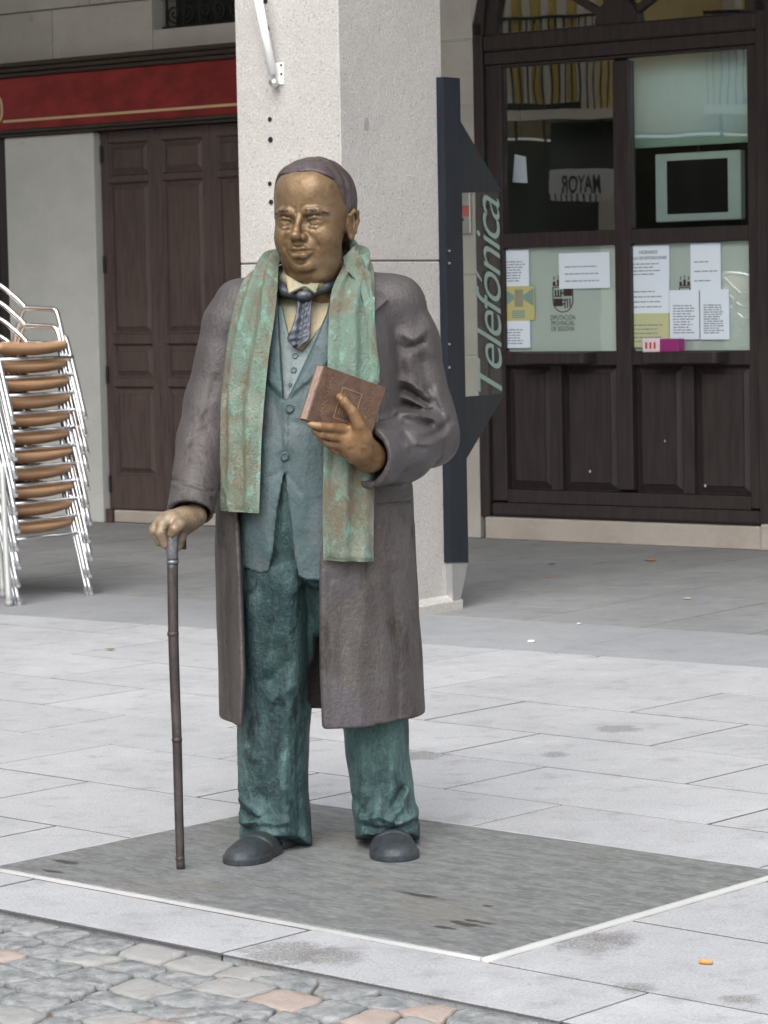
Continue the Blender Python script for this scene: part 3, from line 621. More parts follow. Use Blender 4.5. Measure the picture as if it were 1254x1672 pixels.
# masonry round the arch
V = [(-0.062, 3.303)]; mb = MB()
ap = [(UC + 1.05 * math.cos(math.pi * (1 - i / 20)), ZC + 1.05 * math.sin(math.pi * (1 - i / 20))) for i in range(21)]
ap = [p for p in ap if p[1] > 3.31]
poly = [(-0.062, 3.31)] + ap + [(2.05, 3.31), (2.05, TOP), (-0.062, TOP)]
mb.prism(poly, -0.004, 0.3, lambda a, b, y: (a, y, b)); mb.build('arch_stone', MT['ashlar'], bld)
for px, py, sz in ((963, 770, 0.012), (1151, 793, 0.012), (905, 640, 0.006), (1085, 720, 0.007)):       # chips in the paint
    u_, z_ = wuz(px, py, -0.05); MB().prism([(u_ + sz * 0.6 * (0.7 + 0.5 * hsh(px, k)) * math.cos(k * 1.047), z_ + sz * (0.7 + 0.5 * hsh(py, k)) * math.sin(k * 1.047)) for k in range(6)], 0.0535, 0.0548, lambda a_, b_, c_: (a_, c_, b_)).build('paint_chip', MT['plaster'], gd)
# ledges
for (px0, px1) in ((846, 960), (1052, 1176)):
    a, b = wuz(px0, 585, 0.06)[0], wuz(px1, 585, 0.06)[0]; zt = wuz(900, 576, 0.05)[1]
    pl = [(a, 0.035), (a, -0.06)] + [(a + 0.03 - 0.03 * math.cos(q * math.pi / 8), -0.06 - 0.05 * math.sin(q * math.pi / 8)) for q in range(1, 5)] + [(b - 0.03 + 0.03 * math.sin(q * math.pi / 8), -0.06 - 0.05 * math.cos(q * math.pi / 8)) for q in range(0, 4)] + [(b, -0.06), (b, 0.035)]
    MB().prism(pl, zt - 0.065, zt, lambda x_, y_, z_: (x_, y_, z_)).build('ledge', MT['umber'], gd)
Wb('threshold', MT['sill'], -0.02, 2.0, -0.02, 0.3, 0.0, 0.143, c=0.008)
for i in range(8):
    for k in range(4): Wb('stone_block', MT['ashlar'], 2.603 + 2.4 * k - (0.0 if i % 2 == 0 or k == 0 else 0.8), 2.597 + 2.4 * (k + 1) - (0.0 if i % 2 == 0 or k == 3 else 0.8), 0.0, 0.3, 0.7125 * i + 0.002, 0.7125 * (i + 1) - 0.002)
Wb('wall', MT['ashlar'], -14, -9.003, 0, 0.4, 0, TOP)
Wb('base_block', MT['sill'], 2.003, 2.597, -0.03, 0.3, 0.0, 0.16, c=0.008)
# room behind the glazing
rm = MB(); x0, x1, y0, y1, z0, z1 = -0.05, 2.2, 0.17, 3.4, 0.0, 4.5
rm.add([(x0, y0, z0), (x1, y0, z0), (x1, y1, z0), (x0, y1, z0), (x0, y0, z1), (x1, y0, z1), (x1, y1, z1), (x0, y1, z1)], [(0, 1, 2, 3), (4, 7, 6, 5), (1, 5, 6, 2), (3, 2, 6, 7), (0, 3, 7, 4)])
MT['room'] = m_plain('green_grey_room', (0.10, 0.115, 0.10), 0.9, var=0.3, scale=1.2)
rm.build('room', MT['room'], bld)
# arcade soffit, lintel beam and the upper front
Wb('soffit', MT['ceil'], -14, 16, -4.25, 0.3, TOP, TOP + 0.2)
Wb('lintel', MT['ashlar'], -14, 16, -4.32, -3.5, 5.3, TOP + 0.003)
Wb('upper_wall', MT['ashlar'], -14, 16, -4.3, -3.9, TOP + 0.21, 11.0)
for k in (-2, -1, 1, 2):
    Wb('far_pillar', MT['pillar'], 1.545 + k * 5.4, 2.175 + k * 5.4, -4.317, -3.487, 0.0, 5.3, c=0.02)
# wall-mounted meter door beside the glazed door
mb = MB(); a, z1_ = wuz(749, 316); b, z0_ = wuz(773, 381)
mt = empty('meter_box', tuple(W0 + WU * a + WN * -0.006), RZ); tag(mt, 'small grey metal meter box with red sticker on stone wall beside glazed doorway', 'meter box')
MB().block(0, b - a, -0.03, 0, z0_, z1_, 0.004).build('door', MT['steel'], mt)
MB().box(0.035, 0.105, -0.0325, -0.0302, z1_ - 0.15, z1_ - 0.08).build('sticker', MT['redlab'], mt)
MB().box(0.035, 0.06, -0.034, -0.0302, (z0_ + z1_) / 2 - 0.05, (z0_ + z1_) / 2 - 0.03).build('latch', MT['iron'], mt)

# ================================================================== RED SHOP SIGN
sg = empty('shop_sign', tuple(W0), RZ); tag(sg, 'long dark red painted shop sign board with gold line above the brown door', 'sign')
S0, S1 = -8.0, -0.5
MB().block(S0, S1, -0.05, -0.002, 2.832, 3.205, 0.003).build('board', MT['red'], sg)
for z0, z1, y in ((3.207, 3.237, -0.085), (3.239, 3.272, -0.115), (3.273, 3.304, -0.145)): MB().block(S0, S1, y, -0.002, z0, z1, 0.006).build('cornice', MT['mould'], sg)
for z0, z1, y in ((2.806, 2.830, -0.085), (2.784, 2.804, -0.065)): MB().block(S0, S1, y, -0.002, z0, z1, 0.006).build('lower_moulding', MT['mould'], sg)
ga = wuz(13, 199)[0]; MB().box(ga, S1, -0.053, -0.0504, 2.887, 2.905).build('gold_line', MT['gold'], sg)
def ring(cx, cz, rx, rz, w_, p=2.6, n_=40):
    mb = MB(); V = []
    for i in range(n_):
        t_ = 2 * math.pi * i / n_; c_, s_ = math.cos(t_), math.sin(t_); e = 2 / p
        X_, Z_ = math.copysign(abs(c_) ** e, c_), math.copysign(abs(s_) ** e, s_)
        for k, y in ((1, -0.053), (0, -0.053), (0, -0.0504), (1, -0.0504)): V.append((cx + X_ * (rx - k * w_), y, cz + Z_ * (rz - k * w_ * 0.7)))
    return mb.add(V, [(i * 4 + k, i * 4 + (k + 1) % 4, ((i + 1) % n_) * 4 + (k + 1) % 4, ((i + 1) % n_) * 4 + k) for i in range(n_) for k in range(4)])
oz0, oz1 = wuz(4, 203)[1], wuz(4, 155)[1]; oR = wuz(13, 180)[0]
ring(oR - 0.09, (oz0 + oz1) / 2, 0.09, (oz1 - oz0) / 2, 0.022).build('letter', MT['gold'], sg)

# ================================================================== PILLAR
plr = empty('stone_pillar', tuple(W0 + WU * 1.86 - WN * 3.902), RZ); tag(plr, 'pale speckled granite arcade pillar standing behind the bronze statue', 'pillar')
hx, hy = 0.315, 0.415
dP = ray(660, 423); 
zj = 1.55 + (490 - 426) * 13.6 / F_PX
for z0, z1 in ((0.06, zj - 0.003), (zj + 0.003, 3.2), (3.206, 5.3)): MB().block(-hx, hx, -hy, hy, z0, z1, 0.005).build('stone_block', MT['pillar'], plr)
MB().block(-hx + 0.004, hx - 0.004, -hy + 0.004, hy - 0.004, 0.05, 5.2, 0.004).build('core', MT['joint'], plr)
mb = MB(); o_ = 0.03
prof = [(0.042, 0.0), (0.042, 0.045), (0.026, 0.062), (0.001, 0.075)]
V = []
for d, z in prof: V += [(-hx - d, -hy - d, z), (hx + d, -hy - d, z), (hx + d, hy + d, z), (-hx - d, hy + d, z)]
mb.add(V, [(4 * r_ + i, 4 * r_ + (i + 1) % 4, 4 * r_ + 4 + (i + 1) % 4, 4 * r_ + 4 + i) for r_ in range(3) for i in range(4)] + [(0, 3, 2, 1), (12, 13, 14, 15)]); mb.build('plinth', MT['pillar'], plr)
def pil(px, py, face):
    """pillar-frame point at a pixel on the front (0) or side (1) face"""
    base = W0 + WU * 1.86 - WN * 3.902; d = ray(px, py)
    if face == 0: t_ = ((base - WN * hy - CAM) @ WN) / (d @ WN)
    else: t_ = ((base + WU * hx - CAM) @ WU) / (d @ WU)
    q = CAM + d * t_ - base; return np.array([q @ WU, q @ WN, q[2] + 0.0])
for px, py in ((434, 2), (437, 47), (440, 82), (441, 195), (442, 228), (441, 300), (443, 330)):
    q = pil(px, py, 0); MB().tube([(q[0], -hy - 0.004, q[2]), (q[0], -hy + 0.01, q[2])], random.uniform(0.010, 0.015), 8).build('drill_hole', MT['iron'], plr)
for px, py, rr, fc in ((598, 203, 0.022, 1), (641, 775, 0.03, 1)):
    q = pil(px, py, fc); mb = MB(); n_ = 14
    pl_ = [(rr * (0.75 + 0.35 * hsh(px, k)) * math.cos(2 * math.pi * k / n_), 1.5 * rr * (0.75 + 0.35 * hsh(px, k)) * math.sin(2 * math.pi * k / n_)) for k in range(n_)]
    mb.prism(pl_, hx + 0.0004, hx + 0.0016, lambda a_, b_, c_: (c_, q[1] + a_, q[2] + b_)); mb.build('stain', MT['stain'] if 'stain' in MT else MT.setdefault('stain', m_granite('grey_stain', (0.26, 0.26, 0.265, 1), (0.31, 0.31, 0.315, 1), rnd=0)), plr)
fp = empty('wall_pole', tuple(W0 + WU * 1.86 - WN * 3.902), RZ); tag(fp, 'white metal pole in a bracket screwed to the granite pillar', 'pole')
a = pil(456, 118, 0); b = pil(437, -30, 0)
MB().tube([(a[0] - 0.004, -hy - 0.045, a[2] - 0.01), (b[0], -hy - 0.10, b[2])], 0.021, 14).build('pole', MT['white'], fp, smooth=True)
MB().block(a[0] - 0.022, a[0] + 0.03, -hy - 0.008, -hy, a[2] - 0.06, a[2] + 0.045, 0.003).build('bracket_plate', MT['white'], fp)
MB().tube([(a[0] - 0.012, -hy - 0.02, a[2] - 0.055), (a[0] + 0.006, -hy - 0.055, a[2] - 0.05)], 0.022, 12).build('bracket_cup', MT['steel'], fp, smooth=True)
for dz in (0.032, -0.01): MB().tube([(a[0] + 0.02, -hy - 0.011, a[2] + dz), (a[0] + 0.02, -hy - 0.007, a[2] + dz)], 0.006, 8).build('screw', MT['iron'], fp)

# ================================================================== TELEPHONE SIGN: side screen fixed behind the pillar
SB = W0 + WU * 2.19 - WN * 3.487
ts = empty('telephone_booth_panel', tuple(SB), RZ); tag(ts, 'dark steel telephone booth screen with lettered glass panel beside the pillar', 'telephone booth')
def tp(px, py, off=0.0):
    d = ray(px, py); t_ = ((SB + WU * off - CAM) @ WU) / (d @ WU); q = CAM + d * t_ - SB; return float(q @ WN), float(q[2])
def tpoly(name, pts, m, x0, x1, parent=ts):
    return MB().prism([tp(*q) for q in pts], x0, x1, lambda a, b, c_: (c_, a, b)).build(name, m, parent)
tpoly('post', [(716, 126), (743, 128), (757, 918), (729, 918)], MT['navy'], -0.03, 0.03)
tpoly('hood_plate', [(744, 190), (812, 305), (816, 313), (747, 315)], MT['navy2'], -0.012, 0.012)
tpoly('shelf_plate', [(754, 648), (822, 643), (804, 672), (757, 752)], MT['navy2'], -0.012, 0.012)
tpoly('glass_panel', [(748, 315.5), (813, 313.5), (818.5, 643), (754, 647.5)], MT['glass2'], -0.004, 0.004)
tpoly('foot', [(731, 920), (757, 919.5), (742, 993), (733, 994)], MT['steel'], -0.026, 0.026)
for py in (410, 430, 562, 600, 745): 
    y_, z_ = tp(725, py); MB().tube([(0.03, y_, z_), (0.036, y_, z_)], 0.006, 8).build('rivet', MT['steel'], ts)
v, f = text_mb('Telefónica', 0.30, shear=0.42, offset=-0.0015, spacing=0.86)
if len(v):
    v[:, 0] -= v[:, 0].min(); v[:, 0] /= v[:, 0].max(); v[:, 1] -= v[:, 1].min(); v[:, 1] /= v[:, 1].max()
    (yb, zb), (yt, zt) = tp(791, 641), tp(789, 318); wd = tp(817, 480)[0] - tp(776, 480)[0]
    MB().add([(0.0055, tp(817, 480)[0] - 0.004 - b * wd, zb + (zt - zb) * a) for a, b, _ in v], f).build('lettering', MT['frost'], ts)

# ================================================================== BRONZE STATUE
# Bodies and garments are solid fields sampled on a grid and skinned (surface nets).
ROOT = np.array([-0.16, 0.0, 0.0])
statue = empty('bronze_statue', (ROOT[0], SY, 0.0))
tag(statue, 'bronze statue of a stout man in overcoat and green scarf holding book and cane', 'statue')
def smin(a, b, k):
    if k <= 0: return np.minimum(a, b)
    h = np.maximum(k - np.abs(a - b), 0) / k; return np.minimum(a, b) - h * h * k * 0.25
class Field:
    def __init__(s, lo, hi, h):
        s.lo = np.array(lo, float); s.h = h; s.n = np.ceil((np.array(hi) - s.lo) / h).astype(int) + 1
        ax = [(s.lo[i] + h * np.arange(s.n[i])).astype(np.float32) for i in range(3)]; s.ax = ax
        s.x = ax[0][:, None, None]; s.y = ax[1][None, :, None]; s.z = ax[2][None, None, :]
        s.v = np.full(s.n, 1.0, np.float32)
    def sl(s, lo, hi):
        r = []
        for i in range(3):
            a = int(np.clip(np.floor((lo[i] - s.lo[i]) / s.h), 0, s.n[i])); b = int(np.clip(np.ceil((hi[i] - s.lo[i]) / s.h) + 1, 0, s.n[i])); r.append(slice(a, b))
        return tuple(r)
    def op(s, prim, k, sub=False):
        fn, lo, hi = prim; m = max(k * 1.5, 3 * s.h); q = s.sl(np.array(lo) - m, np.array(hi) + m)
        if any(c.stop <= c.start for c in q): return
        d = fn(s.x[q[0]], s.y[:, q[1]], s.z[:, :, q[2]]).astype(np.float32)
        s.v[q] = -smin(-s.v[q], d, k) if sub else smin(s.v[q], d, k)
    def add(s, prim, k=0.0): s.op(prim, k)
    def cut(s, prim, k=0.0): s.op(prim, k, True)
def ell(c, r):
    c = np.array(c, float); r = np.array(r, float)
    def fn(x, y, z):
        p = ((x - c[0]) / r[0], (y - c[1]) / r[1], (z - c[2]) / r[2]); k0 = np.sqrt(p[0] ** 2 + p[1] ** 2 + p[2] ** 2)
        k1 = np.sqrt((p[0] / r[0]) ** 2 + (p[1] / r[1]) ** 2 + (p[2] / r[2]) ** 2) + 1e-6; return k0 * (k0 - 1) / k1
    return fn, c - r, c + r
def cap(a, b, ra, rb=None):
    a = np.array(a, float); b = np.array(b, float); rb = ra if rb is None else rb; ba = b - a; L2 = ba @ ba + 1e-12; m = max(ra, rb)
    def fn(x, y, z):
        t = np.clip(((x - a[0]) * ba[0] + (y - a[1]) * ba[1] + (z - a[2]) * ba[2]) / L2, 0, 1)
        return np.sqrt((x - a[0] - ba[0] * t) ** 2 + (y - a[1] - ba[1] * t) ** 2 + (z - a[2] - ba[2] * t) ** 2) - (ra + (rb - ra) * t)
    return fn, np.minimum(a, b) - m, np.maximum(a, b) + m
def chain(F, pts, rs, k, sub=False, kk=None):
    for i in range(len(pts) - 1): F.op(cap(pts[i], pts[i + 1], rs[i] if hasattr(rs, '__len__') else rs, rs[i + 1] if hasattr(rs, '__len__') else rs), k if i == 0 or kk is None else kk, sub)
def nets(F, name, m, parent=statue, tf=None, smooth=1, keep=False):
    v = F.v; ins = v < 0; n = v.shape
    cnt = np.zeros((n[0] - 1, n[1] - 1, n[2] - 1), np.int8); offs = [(i, j, k) for i in (0, 1) for j in (0, 1) for k in (0, 1)]
    for i, j, k in offs: cnt += ins[i:n[0] - 1 + i, j:n[1] - 1 + j, k:n[2] - 1 + k]
    act = np.argwhere((cnt > 0) & (cnt < 8)); idx = np.full(cnt.shape, -1, np.int32); idx[tuple(act.T)] = np.arange(len(act))
    cv = {o: v[act[:, 0] + o[0], act[:, 1] + o[1], act[:, 2] + o[2]] for o in offs}
    acc = np.zeros((len(act), 3)); num = np.zeros(len(act))
    for o in offs:
        for a in range(3):
            if o[a] == 0:
                p = list(o); p[a] = 1; p = tuple(p); A, B = cv[o], cv[p]; cr = (A < 0) != (B < 0)
                t = np.where(cr, A / np.where(cr, A - B, 1), 0); pt = np.tile(np.array(o, float), (len(act), 1)); pt[:, a] = t
                acc += pt * cr[:, None]; num += cr
    V = F.lo + F.h * (act + acc / num[:, None]); Q = []
    for a in range(3):
        b, c = (a + 1) % 3, (a + 2) % 3
        s0 = [slice(None)] * 3; s1 = [slice(None)] * 3; s0[a] = slice(0, -1); s1[a] = slice(1, None)
        A, B = ins[tuple(s0)], ins[tuple(s1)]; e = np.argwhere(A != B)
        e = e[(e[:, b] > 0) & (e[:, c] > 0) & (e[:, b] < n[b] - 1) & (e[:, c] < n[c] - 1)]
        fl_ = A[tuple(e.T)]
        def at(db, dc):
            q = e.copy(); q[:, b] += db; q[:, c] += dc; return idx[tuple(q.T)]
        q = np.stack([at(-1, -1), at(0, -1), at(0, 0), at(-1, 0)], 1); q[~fl_] = q[~fl_][:, ::-1]; Q.append(q)
    Q = np.vstack(Q)
    if keep:                                                 # only the largest connected piece
        lab = np.arange(len(V))
        while True:
            old = lab.copy(); mn = lab[Q].min(1)
            for i in range(4): np.minimum.at(lab, Q[:, i], mn)
            lab = lab[lab]
            if (old == lab).all(): break
        big = np.bincount(lab).argmax(); Q = Q[lab[Q[:, 0]] == big]; u_, inv = np.unique(Q, return_inverse=True); V = V[u_]; Q = inv.reshape(-1, 4)
    for _ in range(smooth):                                  # light relaxation
        s_ = np.zeros_like(V); c_ = np.zeros(len(V))
        for i in range(4):
            for j in ((i + 1) % 4, (i + 3) % 4): np.add.at(s_, Q[:, i], V[Q[:, j]]); np.add.at(c_, Q[:, i], 1)
        V = V * 0.5 + 0.5 * s_ / np.maximum(c_, 1)[:, None]
    if tf is not None: V = tf(V)
    V = V - ROOT
    me = bpy.data.meshes.new(name); me.vertices.add(len(V)); me.vertices.foreach_set('co', V.astype(np.float32).ravel())
    me.loops.add(len(Q) * 4); me.loops.foreach_set('vertex_index', Q.astype(np.int32).ravel())
    me.polygons.add(len(Q)); me.polygons.foreach_set('loop_start', np.arange(0, len(Q) * 4, 4, dtype=np.int32)); me.polygons.foreach_set('use_smooth', np.ones(len(Q), bool))
    me.materials.append(m); me.update(calc_edges=True); me.validate()
    return link(name, me, parent)
def smesh(mb, name, m, parent=statue, smooth=True):
    mb.v = [(x - ROOT[0], y - ROOT[1], z - ROOT[2]) for x, y, z in mb.v]; return mb.build(name, m, parent, smooth=smooth)
# image-plane sculpting: relief strokes given by pixels, measured at depth y0
def XZ(px, py, y0=-0.2):
    q = P(px, py, y0); return q[0], q[2]
def seg_d(X, Z, a, b):
    bx, bz = b[0] - a[0], b[1] - a[1]; t = np.clip(((X - a[0]) * bx + (Z - a[1]) * bz) / (bx * bx + bz * bz + 1e-12), 0, 1)
    return np.hypot(X - a[0] - bx * t, Z - a[1] - bz * t)
def relief(X, Z, strokes, y0=-0.2):
    D = np.zeros(np.broadcast(X, Z).shape, np.float32)
    for pts, r, amp in strokes:
        q = [XZ(a, b, y0) for a, b in pts]; d = np.minimum.reduce([seg_d(X, Z, q[i], q[i + 1]) for i in range(len(q) - 1)]) if len(q) > 1 else np.hypot(X - q[0][0], Z - q[0][1])
        D += (amp * np.clip(1 - d / (1.75 * r), 0, 1) ** 1.5).astype(np.float32)
    return D
def polymask(X, Z, pts, soft=0.006, y0=-0.2):
    q = [XZ(a, b, y0) for a, b in pts]; n = len(q); inside = np.zeros(np.broadcast(X, Z).shape, bool); dm = np.full(inside.shape, 9.0)
    for i in range(n):
        a, b = q[i], q[(i + 1) % n]; dm = np.minimum(dm, seg_d(X, Z, a, b))
        c = ((a[1] > Z) != (b[1] > Z)) & (X < (b[0] - a[0]) * (Z - a[1]) / (b[1] - a[1] + 1e-12) + a[0]); inside ^= c
    sd = np.where(inside, dm, -dm); return np.clip(0.5 + sd / soft * 0.5, 0, 1).astype(np.float32)
def wob(x, y, z, f=18.0, s=0.0):
    return np.sin(f * x + 1.3 * np.sin(f * 0.7 * z + s) + s) * np.sin(f * 0.8 * y + 0.9 * np.sin(f * 0.6 * x)) * np.sin(f * 0.55 * z + 2 * s)
# ---- lofts -------------------------------------------------------------
def table(rows):
    """rows: (py, pxL, pxR, front depth, back depth) -> arrays by height"""
    z = np.array([P(500, r[0])[2] for r in rows]); L_ = np.array([P(r[1], r[0])[0] for r in rows]); R_ = np.array([P(r[2], r[0])[0] for r in rows])
    o = np.argsort(z); return z[o], L_[o], R_[o], np.array([r[3] for r in rows])[o], np.array([r[4] for r in rows])[o]
def loft_at(tb, z):
    return [np.interp(z, tb[0], tb[i]) for i in range(1, 5)]
def loft_fn(tb, grow=0.0, p=2.3):
    def fn(x, y, z):
        L_, R_, bf, bb = loft_at(tb, z[0, 0]); cx = ((L_ + R_) / 2)[None, None, :]; a = ((R_ - L_) / 2)[None, None, :] + grow
        b = np.where(y < 0, bf[None, None, :], bb[None, None, :]) + grow
        k = (np.abs((x - cx) / a) ** p + np.abs(y / b) ** p) ** (1 / p)
        return (k - 1) * np.minimum(a, b) * 0.95
    return fn
def front_y(tb, x, z, grow=0.0, p=2.3):
    L_, R_, bf, bb = loft_at(tb, np.array([z])); cx = (L_[0] + R_[0]) / 2; a = (R_[0] - L_[0]) / 2 + grow; k = min(1.0, abs((x - cx) / a))
    return -(bf[0] + grow) * (1 - k ** p) ** (1 / p)
COAT = table([(440, 470, 560, .07, .13), (462, 425, 600, .09, .15), (490, 392, 640, .135, .16), (560, 378, 650, .18, .165), (640, 366, 656, .205, .165), (720, 358, 666, .215, .17), (800, 353, 674, .22, .175), (900, 352, 678, .22, .18), (1000, 353, 682, .22, .185), (1100, 355, 688, .225, .19), (1215, 357, 695, .23, .20)])
JACK = table([(450, 470, 560, .06, .10), (500, 420, 610, .115, .12), (560, 405, 625, .165, .13), (640, 395, 632, .20, .13), (720, 388, 640, .222, .13), (800, 384, 640, .228, .13), (900, 383, 640, .220, .13), (960, 384, 640, .210, .13)])
# ---- overcoat ----------------------------------------------------------
H5 = 0.0052
lo = np.array([-0.63, -0.42, 0.28]); hi = np.array([0.24, 0.25, 1.70])
FC = Field(lo, hi, H5); x, y, z = FC.x, FC.y, FC.z
X2, Z2 = FC.ax[0][:, None], FC.ax[2][None, :]
body = np.broadcast_to(loft_fn(COAT)(x, y, z), FC.n).astype(np.float32).copy()
# long soft vertical folds of the skirt
lowz = np.clip((P(500, 760)[2] - z) / 0.5, 0, 1)
body += lowz * 0.006 * np.sin(26 * x + 3 * np.sin(2.2 * z)) * np.clip(0.5 - y * 2, 0, 1) + 0.003 * wob(x, y, z, 16)
FC.v = body
S = lambda px, py, yy: P(px, py, yy)
# shoulders
chain(FC, [S(428, 478, 0.03), S(396, 496, 0.02)], [0.055, 0.062], 0.05); chain(FC, [S(590, 472, 0.03), S(650, 496, 0.03)], [0.055, 0.075], 0.05)
FC.add(ell(S(640, 489, 0.03), (0.074, 0.075, 0.066)), 0.03); FC.add(ell(S(391, 493, 0.02), (0.060, 0.068, 0.055)), 0.03)
shell_in = np.broadcast_to(loft_fn(COAT, -0.026)(x, y, z), FC.n)
zt_ = P(500, 468)[2]
hem = P(560, 1186, -0.22)[2]
# hollow, hem and front opening
hollow = np.maximum(shell_in, np.broadcast_to(z - P(500, 520)[2], FC.n))
FC.v = np.maximum(FC.v, -hollow); FC.v = np.maximum(FC.v, (hem + 0.006 * np.sin(9 * x) - z))
zz = FC.ax[2]
yl = np.array([450, 560, 700, 850, 930, 1000, 1100, 1210]); 
xl = np.interp(-zz, -np.array([P(400, q, -0.14)[2] for q in yl]), [P(a, q, -0.14)[0] for a, q in zip((440, 415, 400, 388, 393, 396, 399, 394), yl)])
xr = np.interp(-zz, -np.array([P(520, q, -0.21)[2] for q in yl]), [P(a, q, -0.21)[0] for a, q in zip((560, 545, 530, 522, 521, 521, 522, 527), yl)])
op_ = np.maximum(np.maximum(xl[None, None, :] - x, x - xr[None, None, :]), y + 0.02)
FC.v = -smin(-FC.v, np.broadcast_to(op_, FC.n).astype(np.float32), 0.012)
# turned front edges, pocket flap, seams
FC.v -= relief(X2, Z2, [([(384, 860), (388, 940), (391, 1010), (394, 1100), (390, 1185)], 0.014, 0.010), ([(530, 930), (529, 1050), (533, 1180)], 0.008, 0.004),
    ([(618, 822), (668, 818)], 0.006, 0.005), ([(618, 826), (668, 823)], 0.005, -0.007), ([(540, 944), (552, 944)], 0.003, -0.005),
    ([(640, 940), (648, 1060), (652, 1170)], 0.022, -0.007), ([(600, 960), (585, 1080), (590, 1180)], 0.03, 0.006), ([(560, 980), (556, 1100)], 0.025, -0.005),
    ([(670, 870), (676, 1000)], 0.015, 0.005), ([(366, 900), (368, 1050), (374, 1170)], 0.010, -0.006)])[:, None, :] * np.clip((0.05 - y) / 0.05, 0, 1)
# arms
FA = Field(lo, hi, H5); FA.v[:] = 1.0
chain(FA, [S(392, 500, 0.03), S(376, 530, 0.015), S(346, 655, 0.0), S(331, 720, -0.05), S(309, 850, -0.215)], [0.072, 0.076, 0.076, 0.073, 0.0635], 0.02)
chain(FA, [S(648, 512, 0.04), S(664, 560, 0.04), S(690, 680, 0.035), S(700, 712, 0.01)], [0.083, 0.086, 0.088, 0.080], 0.03)
chain(FA, [S(700, 715, 0.0), S(655, 735, -0.14), S(585, 748, -0.285)], [0.078, 0.084, 0.090], 0.04)
# cut the sleeve ends square to the forearm and hollow them
def sleeve_end(F, p0, p1, depth, r_in):
    d = p1 - p0; d /= np.linalg.norm(d); m = 0.16
    q = F.sl(p1 - m, p1 + m); xx, yy, zz_ = F.x[q[0]], F.y[:, q[1]], F.z[:, :, q[2]]
    t = (xx - p1[0]) * d[0] + (yy - p1[1]) * d[1] + (zz_ - p1[2]) * d[2]
    F.v[q] = np.maximum(F.v[q], t)
    F.cut(cap(p1 - d * depth, p1 + d * 0.05, r_in, r_in), 0.004)
wl0, wl1 = S(331, 720, -0.05), S(312, 838, -0.20); sleeve_end(FA, wl0, wl1, 0.03, 0.052)
wr0, wr1 = S(655, 735, -0.14), S(597, 745, -0.262); sleeve_end(FA, wr0, wr1, 0.02, 0.068)
armrel = [  # left sleeve
    ([(283, 787), (318, 793), (350, 806)], 0.005, 0.006), ([(283, 782), (318, 788), (350, 800)], 0.005, -0.006), ([(372, 520), (345, 600), (325, 690)], 0.03, 0.004), ([(350, 620), (332, 690)], 0.012, -0.005), ([(338, 700), (312, 716)], 0.010, -0.006), ([(345, 660), (318, 684)], 0.012, 0.005), ([(330, 750), (302, 756)], 0.012, -0.004),
    # right sleeve
    ([(640, 560), (664, 572), (690, 560)], 0.010, -0.012), ([(655, 545), (676, 556), (694, 540)], 0.014, 0.010), ([(645, 520), (660, 560)], 0.014, -0.008), ([(700, 520), (712, 575)], 0.02, 0.006),
    ([(642, 618), (668, 625), (702, 648)], 0.011, 0.016), ([(644, 633), (670, 642), (700, 662)], 0.008, -0.018), ([(642, 646), (668, 652), (695, 668)], 0.009, 0.016), ([(642, 660), (672, 665), (705, 672)], 0.008, -0.020), ([(650, 672), (690, 676), (722, 690)], 0.012, 0.016), ([(660, 690), (700, 694)], 0.012, -0.012), ([(700, 640), (728, 690)], 0.014, -0.010), ([(712, 640), (736, 700)], 0.012, 0.008),
    ([(690, 715), (720, 705), (735, 690)], 0.012, -0.010), ([(668, 722), (706, 722), (730, 712)], 0.012, 0.010), ([(660, 705), (676, 725), (690, 728)], 0.010, -0.008), ([(690, 590), (700, 640)], 0.018, -0.010), ([(665, 590), (672, 620)], 0.016, 0.008),
    ([(606, 692), (608, 740), (612, 794)], 0.004, -0.005), ([(645, 770), (680, 765), (710, 755)], 0.014, -0.006), ([(625, 720), (640, 760)], 0.02, -0.004)]
FA.v -= relief(X2, Z2, armrel, -0.12)[:, None, :] * np.clip((0.08 - y) / 0.06, 0, 1)
FA.v += 0.0025 * wob(x, y, z, 24, 1.0)
FC.v = smin(FC.v, FA.v, 0.022)
nets(FC, 'overcoat', MT['coat'])
del FA, body, shell_in, hollow
# lapel corner on the coat's shoulder with the pale scratch
def patch(pts, name, m, yfun, th=0.01, parent=statue, sub=1, smooth=False):
    """thick polygon lying on a garment; pts in pixels, yfun(x,z)->depth"""
    q = [P(a, b, -0.15) for a, b in pts]; mb = MB(); n = len(q)
    top = []; 
    for p in q:
        yy = yfun(p[0], p[2]); top.append((p[0], yy - th, p[2]))
    bot = [(p[0], p[1] + th * 1.6, p[2]) for p in top]; c = np.mean(np.array(top), 0); c[1] -= 0.002
    mb.add(top + bot + [tuple(c)], [(i, (i + 1) % n, 2 * n) for i in range(n)] + [((i + 1) % n, i, n + i, n + (i + 1) % n) for i in range(n)])
    return smesh(mb, name, m, parent, smooth)
cy = lambda g=0.0: (lambda a, b: front_y(COAT, a, b, g))
jy = lambda g=0.0: (lambda a, b: front_y(JACK, a, b, g))
patch([(604, 455), (634, 488), (612, 508), (607, 500)], 'lapel', MT['coat'], cy(0.012), 0.008)
patch([(607, 485), (611, 485), (612, 500), (608, 502)], 'pin', MT['white'], cy(0.024), 0.006)
